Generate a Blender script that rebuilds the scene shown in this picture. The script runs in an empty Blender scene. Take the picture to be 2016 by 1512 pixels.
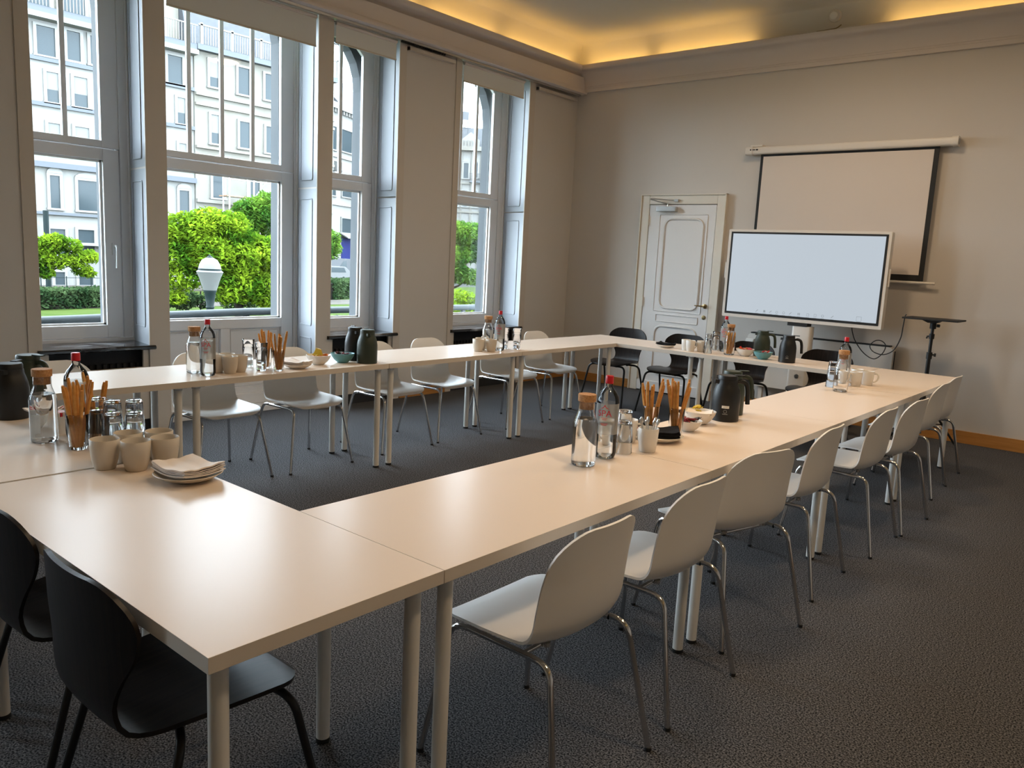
import bpy, bmesh, math, random
from mathutils import Vector, Matrix
random.seed(7)
C = bpy.context.scene.collection
PI = math.pi
# ------------------------------------------------------------------ camera, world, exposure
CAM = (1.29039245, -0.70175234, 1.49483748); YAW, PITCH, ROLL, FPX = -0.698557889, 0.157936027, 0.0502071654, 1561.46537
sy, cy, sp, cp = math.sin(YAW), math.cos(YAW), math.sin(PITCH), math.cos(PITCH)
fwd = Vector((sy*cp, cy*cp, -sp)); rgt = Vector((cy, -sy, 0)); upv = rgt.cross(fwd)
r2 = math.cos(ROLL)*rgt + math.sin(ROLL)*upv; u2 = -math.sin(ROLL)*rgt + math.cos(ROLL)*upv
cam = bpy.data.cameras.new('camera'); camo = bpy.data.objects.new('camera', cam); C.objects.link(camo)
camo.matrix_world = Matrix(((r2.x, u2.x, -fwd.x, CAM[0]), (r2.y, u2.y, -fwd.y, CAM[1]), (r2.z, u2.z, -fwd.z, CAM[2]), (0, 0, 0, 1)))
cam.sensor_fit = 'HORIZONTAL'; cam.sensor_width = 36; cam.lens = FPX*36/2016; cam.clip_start = 0.05; cam.clip_end = 500
S = bpy.context.scene; S.camera = camo
S.view_settings.view_transform = 'Standard'; S.view_settings.look = 'None'; S.view_settings.gamma = 1
S.view_settings.use_curve_mapping = False; S.view_settings.exposure = 0.0
S.cycles.use_denoising = True
S.cycles.max_bounces = 10; S.cycles.diffuse_bounces = 5; S.cycles.glossy_bounces = 4; S.cycles.transmission_bounces = 10; S.cycles.transparent_max_bounces = 16
S.cycles.sample_clamp_indirect = 6.0
SKY = 25.0
COVE = 10.0
LAMP = 4.0
LAMP_W = 1.0
w = bpy.data.worlds.new('sky'); S.world = w; w.use_nodes = True
nt = w.node_tree; bg = nt.nodes['Background']
bg.inputs[0].default_value = (0.76, 0.89, 1.0, 1); bg.inputs[1].default_value = SKY

# ------------------------------------------------------------------ materials
MATS = {}
def mat(name, col, rough=0.5, metal=0.0, spec=0.5, trans=0.0, emit=None, es=0.0, ior=1.45, noise=None, bump=None, coat=0.0):
    if name in MATS: return MATS[name]
    m = bpy.data.materials.new(name); m.use_nodes = True
    n = m.node_tree.nodes; l = m.node_tree.links; p = n['Principled BSDF']
    p.inputs['Base Color'].default_value = (*col, 1); p.inputs['Roughness'].default_value = rough
    p.inputs['Metallic'].default_value = metal; p.inputs['Specular IOR Level'].default_value = spec
    p.inputs['Transmission Weight'].default_value = trans; p.inputs['IOR'].default_value = ior
    p.inputs['Coat Weight'].default_value = coat
    if emit: p.inputs['Emission Color'].default_value = (*emit, 1); p.inputs['Emission Strength'].default_value = es
    tc = None
    if noise or bump:
        tc = n.new('ShaderNodeTexCoord')
    if noise:   # (col2, scale(x,y,z) , detail, lo, hi)
        c2, sc, det, lo, hi = noise
        mp = n.new('ShaderNodeMapping'); mp.inputs['Scale'].default_value = sc if isinstance(sc, tuple) else (sc, sc, sc)
        tx = n.new('ShaderNodeTexNoise'); tx.inputs['Scale'].default_value = 1; tx.inputs['Detail'].default_value = det
        rp = n.new('ShaderNodeValToRGB'); rp.color_ramp.elements[0].position = lo; rp.color_ramp.elements[1].position = hi
        rp.color_ramp.elements[0].color = (*col, 1); rp.color_ramp.elements[1].color = (*c2, 1)
        l.new(tc.outputs['Object'], mp.inputs[0]); l.new(mp.outputs[0], tx.inputs[0]); l.new(tx.outputs[0], rp.inputs[0]); l.new(rp.outputs[0], p.inputs['Base Color'])
    if bump:    # (scale, strength, distance)
        sc, st, di = bump
        mp = n.new('ShaderNodeMapping'); mp.inputs['Scale'].default_value = sc if isinstance(sc, tuple) else (sc, sc, sc)
        tx = n.new('ShaderNodeTexNoise'); tx.inputs['Scale'].default_value = 1; tx.inputs['Detail'].default_value = 3
        b = n.new('ShaderNodeBump'); b.inputs['Strength'].default_value = st; b.inputs['Distance'].default_value = di
        l.new(tc.outputs['Object'], mp.inputs[0]); l.new(mp.outputs[0], tx.inputs[0]); l.new(tx.outputs[0], b.inputs['Height']); l.new(b.outputs[0], p.inputs['Normal'])
    MATS[name] = m
    return m
def pane_mat(name, tint, refl, milk=0.0):
    m = bpy.data.materials.new(name); m.use_nodes = True
    n = m.node_tree.nodes; l = m.node_tree.links; n.remove(n['Principled BSDF'])
    t = n.new('ShaderNodeBsdfTransparent'); t.inputs[0].default_value = (*tint, 1)
    g = n.new('ShaderNodeBsdfGlossy'); g.inputs['Roughness'].default_value = 0.02
    f = n.new('ShaderNodeFresnel'); f.inputs[0].default_value = 1.45
    k = n.new('ShaderNodeMath'); k.operation = 'MULTIPLY'; k.inputs[1].default_value = refl
    x = n.new('ShaderNodeMixShader')
    l.new(f.outputs[0], k.inputs[0]); l.new(k.outputs[0], x.inputs[0]); l.new(t.outputs[0], x.inputs[1]); l.new(g.outputs[0], x.inputs[2]); l.new(x.outputs[0], n['Material Output'].inputs[0])
    if milk:
        df = n.new('ShaderNodeBsdfDiffuse'); df.inputs[0].default_value = (0.85, 0.84, 0.82, 1); x2 = n.new('ShaderNodeMixShader'); x2.inputs[0].default_value = milk
        l.new(x.outputs[0], x2.inputs[1]); l.new(df.outputs[0], x2.inputs[2]); l.new(x2.outputs[0], n['Material Output'].inputs[0])
    MATS[name] = m
    return m
def leaf_mat(name, c1, c2, tr):
    m = bpy.data.materials.new(name); m.use_nodes = True
    n = m.node_tree.nodes; l = m.node_tree.links; n.remove(n['Principled BSDF'])
    g = n.new('ShaderNodeNewGeometry'); mp = n.new('ShaderNodeTexNoise'); mp.inputs['Scale'].default_value = 1.3; mp.inputs['Detail'].default_value = 5
    rp = n.new('ShaderNodeValToRGB'); rp.color_ramp.elements[0].color = (*c1, 1); rp.color_ramp.elements[1].color = (*c2, 1)
    rp.color_ramp.elements[0].position = 0.36; rp.color_ramp.elements[1].position = 0.64
    d = n.new('ShaderNodeBsdfDiffuse'); t = n.new('ShaderNodeBsdfTranslucent'); x = n.new('ShaderNodeMixShader'); x.inputs[0].default_value = tr
    l.new(g.outputs['Position'], mp.inputs[0]); l.new(mp.outputs[0], rp.inputs[0]); l.new(rp.outputs[0], d.inputs[0]); l.new(rp.outputs[0], t.inputs[0])
    l.new(d.outputs[0], x.inputs[1]); l.new(t.outputs[0], x.inputs[2]); l.new(x.outputs[0], n['Material Output'].inputs[0])
    MATS[name] = m
    return m
M_wall = mat('greige_wall', (0.60, 0.56, 0.515), 0.85, spec=0.2, bump=(90, 0.06, 0.004))
M_ceil = mat('ceiling_paint', (0.66, 0.63, 0.56), 0.9, spec=0.2)
M_corn = mat('cornice_paint', (0.65, 0.585, 0.545), 0.6, spec=0.3)
M_white = mat('white_gloss_paint', (0.74, 0.73, 0.72), 0.35)
M_shut = mat('dimmed_shutter_white', (0.36, 0.38, 0.41), 0.45)  # white paint greyed down to hold back the strong window light
M_trim = mat('beige_trim_paint', (0.56, 0.50, 0.43), 0.5)
M_dtrim = mat('door_frame_paint', (0.70, 0.65, 0.56), 0.45)
M_gap = mat('shadow_gap_black', (0.015, 0.015, 0.016), 0.8)
M_floor = mat('grey_carpet', (0.010, 0.0105, 0.012), 0.95, spec=0.1, noise=((0.175, 0.17, 0.175), 170, 5, 0.40, 0.66), bump=(260, 0.8, 0.005))
M_oak = mat('oak_baseboard', (0.36, 0.155, 0.035), 0.4, noise=((0.46, 0.21, 0.055), (3, 3, 60), 4, 0.3, 0.7))
M_marble = mat('black_marble', (0.012, 0.012, 0.014), 0.10, noise=((0.30, 0.30, 0.31), (14, 5, 14), 8, 0.52, 0.72))
M_table = mat('white_laminate', (0.77, 0.655, 0.555), 0.26, spec=0.08)
M_tedge = mat('laminate_edge', (0.66, 0.585, 0.50), 0.4)
M_leg = mat('white_steel_leg', (0.70, 0.68, 0.64), 0.3)
M_blk = mat('black_rubber', (0.012, 0.012, 0.012), 0.6)
M_chrome = mat('chrome', (0.62, 0.61, 0.60), 0.14, metal=1)
M_steel = mat('brushed_steel', (0.55, 0.55, 0.54), 0.3, metal=1)
M_shell = mat('white_plastic_shell', (0.80, 0.765, 0.72), 0.42)
M_ply = mat('black_stained_plywood', (0.006, 0.0045, 0.004), 0.36, spec=0.28, noise=((0.020, 0.013, 0.010), (70, 4, 4), 5, 0.35, 0.7), bump=((160, 6, 6), 0.15, 0.001))
M_bmetal = mat('black_steel_tube', (0.008, 0.008, 0.008), 0.35)
M_glass = mat('clear_glass', (1, 1, 1), 0.0, trans=1.0, ior=1.45)
M_pet = pane_mat('clear_plastic', (0.96, 0.97, 0.98), 1.0)
M_water = mat('water', (0.98, 1, 1), 0.0, trans=1.0, ior=1.33)
M_tumbler = pane_mat('thin_tumbler_glass', (0.93, 0.94, 0.94), 2.0)
M_cork = mat('cork', (0.36, 0.17, 0.07), 0.9, noise=((0.50, 0.27, 0.12), 160, 4, 0.35, 0.65))
M_red = mat('red_cap', (0.55, 0.012, 0.02), 0.35)
M_redprint = mat('red_print', (0.55, 0.008, 0.02), 0.6)
M_stone = mat('beige_stoneware', (0.62, 0.55, 0.46), 0.45)
M_china = mat('white_china', (0.76, 0.73, 0.68), 0.25)
M_napw = mat('white_paper_napkin', (0.82, 0.74, 0.68), 0.95, spec=0.1)
M_napb = mat('black_paper_napkin', (0.018, 0.018, 0.02), 0.95, spec=0.1)
M_bread = mat('baked_breadstick', (0.55, 0.235, 0.045), 0.7, noise=((0.68, 0.33, 0.085), 70, 3, 0.3, 0.7))
M_teal = mat('teal_ceramic', (0.11, 0.30, 0.33), 0.35)
M_thb = mat('black_thermos', (0.010, 0.010, 0.010), 0.42)
M_thg = mat('green_thermos', (0.030, 0.042, 0.028), 0.45)
M_lbl = mat('white_label', (0.85, 0.84, 0.80), 0.6)
M_grey = mat('grey_print', (0.35, 0.35, 0.35), 0.6)
M_screen = mat('lit_screen', (0.02, 0.02, 0.02), 0.25, emit=(0.80, 0.90, 1.0), es=0.62)
M_icon = mat('screen_icon', (0.02, 0.02, 0.02), 0.3, emit=(0.80, 0.90, 1.0), es=0.32)
M_dispw = mat('display_white', (0.72, 0.68, 0.63), 0.4)
M_fabric = mat('screen_fabric', (0.68, 0.61, 0.55), 0.9, spec=0.1)
M_blind = mat('blind_fabric', (0.70, 0.70, 0.67), 0.9, spec=0.1)
M_cable = mat('black_cable', (0.01, 0.01, 0.01), 0.5)
M_brass = mat('aged_brass', (0.33, 0.25, 0.13), 0.35, metal=1)
M_tube = mat('warm_light_tube', (1, 1, 1), 0.5, emit=(1.0, 0.60, 0.17), es=COVE)
M_lamp = mat('fill_lamp_diffuser', (0.8, 0.8, 0.8), 0.5, emit=(1.0, 0.73, 0.46), es=LAMP)
M_pane = pane_mat('window_glass', (0.97, 0.985, 0.99), 0.25)
M_extst = mat('grey_limestone', (0.0405, 0.0446, 0.0486), 0.9, noise=((0.0513, 0.0540, 0.0567), 2, 4, 0.3, 0.7))
M_fac = mat('white_facade', (0.1080, 0.1053, 0.0985), 0.9, noise=((0.0891, 0.0824, 0.0716), 0.5, 6, 0.5, 0.8))
M_fac2 = mat('cream_facade', (0.0945, 0.0891, 0.0770), 0.9, noise=((0.0702, 0.0621, 0.0486), 0.6, 6, 0.45, 0.8))
M_slateb = mat('bluestone_band', (0.0405, 0.0446, 0.0513), 0.8)
M_slate = mat('slate_roof', (0.0135, 0.0149, 0.0175), 0.7, noise=((0.0230, 0.0243, 0.0270), (4, 4, 12), 4, 0.3, 0.7))
M_fglass = mat('far_window_glass', (0.0180, 0.0240, 0.0270), 0.15, spec=0.18)
M_fframe = mat('far_window_frame', (0.0972, 0.0945, 0.0878), 0.6)
M_fblind = mat('far_blind', (0.0743, 0.0756, 0.0729), 0.8)
M_brick = mat('red_brick', (0.0473, 0.0135, 0.0108), 0.9)
M_bdoor = mat('blue_door', (0.0054, 0.0081, 0.0540), 0.5, spec=0.2)
M_lawn = mat('lawn_grass', (0.0162, 0.0284, 0.0041), 0.95, spec=0.05, noise=((0.0297, 0.0432, 0.0081), 1.2, 6, 0.3, 0.7))
M_road = mat('asphalt', (0.0297, 0.0297, 0.0297), 0.9, spec=0.1)
M_path = mat('gravel_path', (0.0459, 0.0405, 0.0338), 0.95, spec=0.1)
M_rail = mat('grey_painted_iron', (0.0418, 0.0484, 0.0506), 0.6, spec=0.15)
M_lampw = mat('opal_globe', (0.0702, 0.0702, 0.0688), 0.4, spec=0.15)
M_lamppost = mat('dark_green_iron', (0.0027, 0.0068, 0.0068), 0.6, spec=0.12)
M_bark = mat('bark', (0.0081, 0.0068, 0.0054), 0.9, spec=0.1)
M_van = mat('silver_paint', (0.0351, 0.0365, 0.0392), 0.4, spec=0.15)
M_carw = mat('white_car_paint', (0.0675, 0.0675, 0.0675), 0.4, spec=0.15)
M_taill = mat('red_tail_light', (0.0540, 0.0027, 0.0027), 0.4)
L_bright = leaf_mat('bright_leaves', (0.0210, 0.0588, 0.0042), (0.1302, 0.1932, 0.0105), 0.35)
L_mid = leaf_mat('mid_leaves', (0.0168, 0.0546, 0.0084), (0.0756, 0.1386, 0.0168), 0.35)
L_hedge = leaf_mat('hedge_leaves', (0.0075, 0.0195, 0.0075), (0.0360, 0.0570, 0.0225), 0.25)
M_film = pane_mat('label_film', (0.93, 0.94, 0.94), 0.5, 0.30)

# ------------------------------------------------------------------ mesh helpers
class MB:
    def __init__(s): s.v = []; s.f = []; s.T = None
    def add(s, vs, fs):
        o = len(s.v)
        if s.T is not None: vs = [tuple(s.T @ Vector(p)) for p in vs]
        s.v += [tuple(p) for p in vs]; s.f += [tuple(i+o for i in f) for f in fs]; return s
    def box(s, x0, x1, y0, y1, z0, z1):
        v = [(x, y, z) for x in (x0, x1) for y in (y0, y1) for z in (z0, z1)]
        return s.add(v, [(0, 1, 3, 2), (4, 6, 7, 5), (0, 4, 5, 1), (2, 3, 7, 6), (0, 2, 6, 4), (1, 5, 7, 3)])
    def prism(s, poly, a0, a1, axis='z'):
        n = len(poly)
        def P(p, a): return {'z': (p[0], p[1], a), 'y': (p[0], a, p[1]), 'x': (a, p[0], p[1])}[axis]
        v = [P(p, a0) for p in poly] + [P(p, a1) for p in poly]
        f = [(i, (i+1) % n, n+(i+1) % n, n+i) for i in range(n)] + [tuple(range(n))[::-1], tuple(range(n, 2*n))]
        return s.add(v, f)
    def tube(s, pts, r, seg=8, caps=True, closed=False):
        pts = [Vector(p) for p in pts]; n = len(pts); rr = r if isinstance(r, (list, tuple)) else [r]*n
        v = []; f = []; ref = None
        for i, p in enumerate(pts):
            a = pts[(i-1) % n] if (i > 0 or closed) else p; b = pts[(i+1) % n] if (i < n-1 or closed) else p
            t = (b-a).normalized()
            if ref is None:
                ref = t.orthogonal().normalized()
            ref = (ref - t*ref.dot(t))
            ref = ref.normalized() if ref.length > 1e-6 else t.orthogonal().normalized()
            bi = t.cross(ref)
            for k in range(seg):
                an = 2*PI*k/seg; v.append(p + (ref*math.cos(an) + bi*math.sin(an))*rr[i])
        m = n if closed else n-1
        for i in range(m):
            j = (i+1) % n
            for k in range(seg): f.append((i*seg+k, i*seg+(k+1) % seg, j*seg+(k+1) % seg, j*seg+k))
        if caps and not closed: f += [tuple(range(seg))[::-1], tuple(range((n-1)*seg, n*seg))]
        return s.add(v, f)
    def lathe(s, prof, seg=24, cx=0, cy=0, cz=0, sx=1, sy=1):
        v = []; f = []; n = len(prof); ring = []
        for r, z in prof:
            if r < 1e-6: ring.append([len(v)]); v.append((cx, cy, cz+z))
            else:
                ring.append(list(range(len(v), len(v)+seg)))
                for k in range(seg): a = 2*PI*k/seg; v.append((cx+r*math.cos(a)*sx, cy+r*math.sin(a)*sy, cz+z))
        for i in range(n-1):
            A, B = ring[i], ring[i+1]
            for k in range(seg):
                k2 = (k+1) % seg
                if len(A) == 1 and len(B) == 1: continue
                if len(A) == 1: f.append((A[0], B[k2], B[k]))
                elif len(B) == 1: f.append((A[k], A[k2], B[0]))
                else: f.append((A[k], A[k2], B[k2], B[k]))
        return s.add(v, f)
    def grid(s, fn, us, vs):
        nv = len(vs); v = [fn(u, q) for u in us for q in vs]
        f = [(i*nv+j, (i+1)*nv+j, (i+1)*nv+j+1, i*nv+j+1) for i in range(len(us)-1) for j in range(nv-1)]
        return s.add(v, f)
    def mesh(s, name, m, smooth=None, bevel=0, solid=0, mats=None):
        me = bpy.data.meshes.new(name); me.from_pydata(s.v, [], s.f); me.materials.append(m)
        bm = bmesh.new(); bm.from_mesh(me)
        if solid: bmesh.ops.remove_doubles(bm, verts=bm.verts, dist=1e-5); bmesh.ops.solidify(bm, geom=bm.faces[:], thickness=solid)
        bmesh.ops.recalc_face_normals(bm, faces=bm.faces)
        if bevel: bmesh.ops.bevel(bm, geom=[e for e in bm.edges if len(e.link_faces) == 2 and e.calc_face_angle(0) > 0.6], offset=bevel, segments=2, affect='EDGES', profile=0.6)
        bm.to_mesh(me); bm.free()
        if smooth:
            me.shade_smooth(); me.set_sharp_from_angle(angle=math.radians(smooth))
        return me
    def build(s, name, m, parent=None, smooth=None, bevel=0, solid=0, loc=None, rot=None):
        o = bpy.data.objects.new(name, s.mesh(name, m, smooth, bevel, solid)); C.objects.link(o)
        if parent: o.parent = parent
        if loc: o.location = loc
        if rot: o.rotation_euler = rot
        return o
def box(name, m, b, parent=None, bevel=0): return MB().box(*b).build(name, m, parent, bevel=bevel)
def tag(o, label, cat, group=None):
    o['label'] = label; o['category'] = cat
    if group: o['group'] = group
    return o
def thing(name, label, cat, loc=(0, 0, 0), rz=0, group=None):
    o = bpy.data.objects.new(name, None); o.empty_display_size = 0.1; C.objects.link(o)
    o.location = loc; o.rotation_euler = (0, 0, rz); return tag(o, label, cat, group)
def struct(o, label=None):
    o['kind'] = 'structure'
    if label: o['label'] = label
    return o
def sroot(name, label):
    o = bpy.data.objects.new(name, None); C.objects.link(o); return struct(o, label)
def inst(o, parent, loc=None, rot=None):
    c = o.copy(); C.objects.link(c); c.parent = parent
    if loc is not None: c.location = loc
    if rot is not None: c.rotation_euler = rot
    return c
KIDS = {}
def dup(root, loc, rz=None, label=None, group=None):
    r = root.copy(); C.objects.link(r); r.location = loc
    if rz is not None: r.rotation_euler = (0, 0, rz)
    if label: r['label'] = label
    if group: r['group'] = group
    for ch in root.children:
        c = ch.copy(); C.objects.link(c); c.parent = r
        for g in ch.children:
            d = g.copy(); C.objects.link(d); d.parent = c
    return r
def rrect(x0, x1, y0, y1, r, n=5):
    p = []
    for cx, cyy, a0 in ((x1-r, y1-r, 0), (x0+r, y1-r, 90), (x0+r, y0+r, 180), (x1-r, y0+r, 270)):
        for k in range(n+1): a = math.radians(a0+90*k/n); p.append((cx+r*math.cos(a), cyy+r*math.sin(a)))
    return p
def cat(pts, n=8):
    P = [Vector(p) for p in pts]; P = [2*P[0]-P[1]] + P + [2*P[-1]-P[-2]]; out = []
    for i in range(1, len(P)-2):
        for k in range(n):
            t = k/n; a, b, c, d = P[i-1:i+3]
            out.append(0.5*((2*b)+(c-a)*t+(2*a-5*b+4*c-d)*t*t+(3*b-a-3*c+d)*t**3))
    out.append(P[-2]); return out
def bend(pts, r, n=6):
    P = [Vector(p) for p in pts]; out = [P[0]]
    for i in range(1, len(P)-1):
        a = (P[i-1]-P[i]).normalized(); b = (P[i+1]-P[i]).normalized(); A = P[i]+a*r; B = P[i]+b*r
        for k in range(n+1): t = k/n; out.append(A*(1-t)**2+P[i]*2*t*(1-t)+B*t*t)
    out.append(P[-1]); return out

# ------------------------------------------------------------------ room shell
XL, XR, YB, YF = -4.81, 4.4, -3.9, 7.55
ZW = 3.80
struct(box('floor', M_floor, (XL-0.6, XR, YB, YF, -0.08, 0)), 'grey mottled carpet floor')
struct(box('wall_far', M_wall, (XL-0.6, XR+0.2, YF, YF+0.2, 0, 4.6)), 'greige end wall with door and screens')
struct(box('wall_right', M_wall, (XR, XR+0.2, YB, YF, 0, 4.6)))
struct(box('wall_back', M_wall, (XL-0.6, XR+0.2, YB-0.2, YB, 0, 4.6)))
# openings in the window wall: (y0, y1)
OPEN = [(1.40, 2.16), (2.32, 3.70), (3.86, 4.64), (5.49, 6.615)]
OPEN5, OPEN6 = (-0.52, 0.61), (-2.85, -1.72)  # two unseen windows added to throw daylight on the far wall
wl = MB(); edges = [YB] + [e for o in OPEN for e in o] + [YF]
spl = 0.05
wl.box(XL-0.36, XL, YB, OPEN6[0]-spl, 0, 3.6); wl.box(XL-0.36, XL, OPEN6[1]+spl, OPEN5[0]-spl, 0, 3.6); wl.box(XL-0.36, XL, OPEN5[1]+spl, OPEN[0][0]-spl, 0, 3.6)
wl.prism([(XL, 2.16), (XL, 2.32), (XL-0.36, 2.27), (XL-0.36, 2.21)], 0, 3.6)
wl.prism([(XL, 3.70), (XL, 3.86), (XL-0.36, 3.81), (XL-0.36, 3.75)], 0, 3.6)
wl.box(XL-0.36, XL, 4.64+spl, 5.49-spl, 0, 3.6); wl.box(XL-0.36, XL, 6.615+spl, YF, 0, 3.6)
wl.box(XL-0.36, XL, YB, YF, 3.6, 4.6)
struct(wl.build('wall_left', M_wall), 'greige window wall with narrow piers')

# cove ceiling: profile (d from wall, z), swept round the room
def sweep(prof, name, m, smooth=None, rect=(XL, XR, YB, YF)):
    x0, x1, y0, y1 = rect; b = MB(); v = []
    for d, z in prof: v += [(x0+d, y0+d, z), (x1-d, y0+d, z), (x1-d, y1-d, z), (x0+d, y1-d, z)]
    f = [(i*4+k, i*4+(k+1) % 4, (i+1)*4+(k+1) % 4, (i+1)*4+k) for i in range(len(prof)-1) for k in range(4)]
    b.add(v, f); return b
cv = [(0.0, 3.60), (0.0, 3.86)]
for k in range(1, 13):
    a = PI/2*k/12; cv.append((0.17*(1-math.cos(a)), 3.86+0.25*math.sin(a)))
b = sweep(cv, 'ceiling', M_ceil); n = len(b.v); b.f.append((n-4, n-3, n-2, n-1))
struct(b.build('ceiling', M_ceil, smooth=50), 'plaster ceiling with curved cove')
o = MB().box(XL-0.6, XR+0.2, YB-0.2, YF+0.2, 4.6, 4.7).build('ceiling_slab', M_ceil); struct(o)
corn = [(0.0, 3.525), (0.035, 3.525), (0.035, 3.565), (0.025, 3.57), (0.025, 3.588), (0.03, 3.592)]
for k in range(0, 7):
    a = PI/2*k/6; corn.append((0.03+0.085*(1-math.cos(a)), 3.605+0.15*math.sin(a)))
corn += [(0.13, 3.76), (0.145, 3.775), (0.15, 3.80), (0.15, 3.82), (0.14, 3.825), (0.125, 3.825), (0.12, 3.78), (0.0, 3.78)]
struct(sweep(corn, 'trim_1', M_corn).build('trim_1', M_corn, smooth=35), 'plaster cornice with light trough')
# wooden valance under the cornice on the window wall
b = MB(); pv = [(0.0, 3.50), (0.115, 3.50), (0.15, 3.505), (0.15, 3.53), (0.135, 3.535), (0.135, 3.556), (0.12, 3.562), (0.115, 3.70), (0.0, 3.70)]
b.prism([(XL+d, z) for d, z in pv], YB+0.02, YF-0.015, 'y')
struct(b.build('trim_2', M_corn, smooth=25), 'long valance above the windows')
# warm tubes in the trough
def tube_light(label, p0, p1):
    t = thing('cove_light', label, 'light', p0, 0, 'warm tubes in the cornice trough')
    d = Vector(p1)-Vector(p0); e = d.normalized()
    MB().tube([e*0.02, d-e*0.02], 0.013, 8).build('tube', M_tube, t)
    MB().tube([(0, 0, 0), e*0.02], 0.015, 8).build('end_cap', M_corn, t); MB().tube([d-e*0.02, d], 0.015, 8).build('end_cap', M_corn, t)
zt = 3.822; yt = YF-0.095; xt = XL+0.085
far_t = [(-4.66, -3.82), (-3.73, -2.54), (-1.24, -0.02), (0.07, 1.3), (1.4, 3.0)]
for i, (a, b_) in enumerate(far_t):
    tube_light(['warm tube at the left end of the far cornice', 'second warm tube along the far cornice, ending above the projection screen', 'warm tube at the right of the far cornice past the smoke detector', 'warm tube of the far cornice beyond the frame', 'last warm tube of the far cornice beside the right wall'][i], (a, yt, zt), (b_, yt, zt))
for i, (a, b_) in enumerate([(6.10, 7.42), (4.95, 6.02), (3.65, 4.87), (2.35, 3.57), (1.05, 2.27), (-0.25, 0.97), (-1.6, -0.33), (-3.0, -1.68)]):
    tube_light('%s warm tube from the far corner in the trough above the windows' % ['first', 'second', 'third', 'fourth', 'fifth', 'sixth', 'seventh', 'eighth'][i], (xt, a, zt-0.02), (xt, b_, zt-0.02))
for i in range(7): tube_light('%s warm tube from the far corner in the right wall cornice' % ['first', 'second', 'third', 'fourth', 'fifth', 'sixth', 'seventh'][i], (XR-0.085, 7.3-1.5*i, zt), (XR-0.085, 7.3-1.5*i-1.4, zt))
for i in range(5): tube_light('%s warm tube from the window side in the back wall cornice' % ['first', 'second', 'third', 'fourth', 'fifth'][i], (-4.6+1.5*i, YB+0.085, zt), (-4.6+1.5*i+1.4, YB+0.085, zt))
# added fill lamps, unseen above the frame, that lift tables, chairs and far wall
for i, (x, y, k_, wt_, sp_) in enumerate(((1.5, 1.3, 0.8, 28, 140), (0.7, 4.8, 0.8, 28, 165), (-0.6, 2.6, 1.1, 17, 120), (-1.3, 5.3, 0.7, 34, 175))):
    t = thing('fill_lamp', ['added fill lamp over the open carpet near the camera', 'added fill lamp over the carpet right of the tables', 'larger added fill lamp over the right row of tables', 'small added fill lamp over the far row of tables'][i], 'fill lamp', (x, y, 3.93))
    MB().lathe([(0, 0.0), (0.30*k_, 0.0), (0.31*k_, 0.01), (0.31*k_, 0.03), (0, 0.03)], 28).build('diffuser', M_lamp, t)
    MB().lathe([(0, 0.031), (0.315*k_, 0.031), (0.315*k_, 0.14), (0, 0.15)], 28).build('housing', M_corn, t, smooth=40)
    la = bpy.data.lights.new('fill_light', 'AREA'); la.shape = 'DISK'; la.size = 0.56*k_; la.energy = LAMP_W*wt_; la.color = (1.0, 0.73, 0.46); la.spread = math.radians(sp_)
    lo = bpy.data.objects.new('fill_light', la); C.objects.link(lo); lo.parent = t; lo.location = (0, 0, -0.004)
    MB().tube([(0, 0, 0.15), (0, 0, 0.18)], 0.006, 8).build('rod', M_steel, t)
# baseboards
o = MB().box(XL, -3.765, YF-0.018, YF, 0, 0.105).box(-2.70, XR, YF-0.018, YF, 0, 0.115).build('baseboard_far', M_oak, bevel=0.004); struct(o, 'oak baseboard of the far wall')
o = MB().box(XL, XL+0.018, 0.72, 1.30, 0, 0.11).box(XL, XL+0.018, -1.61, -0.63, 0, 0.11).box(XL, XL+0.018, 4.74, 5.40, 0, 0.11).box(XL, XL+0.018, 6.71, YF-0.02, 0, 0.11).build('baseboard_left', M_oak, bevel=0.004); struct(o, 'oak baseboard under the windows')
o = box('baseboard_right', M_oak, (XR-0.018, XR, YB, YF-0.02, 0, 0.11)); struct(o)

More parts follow.
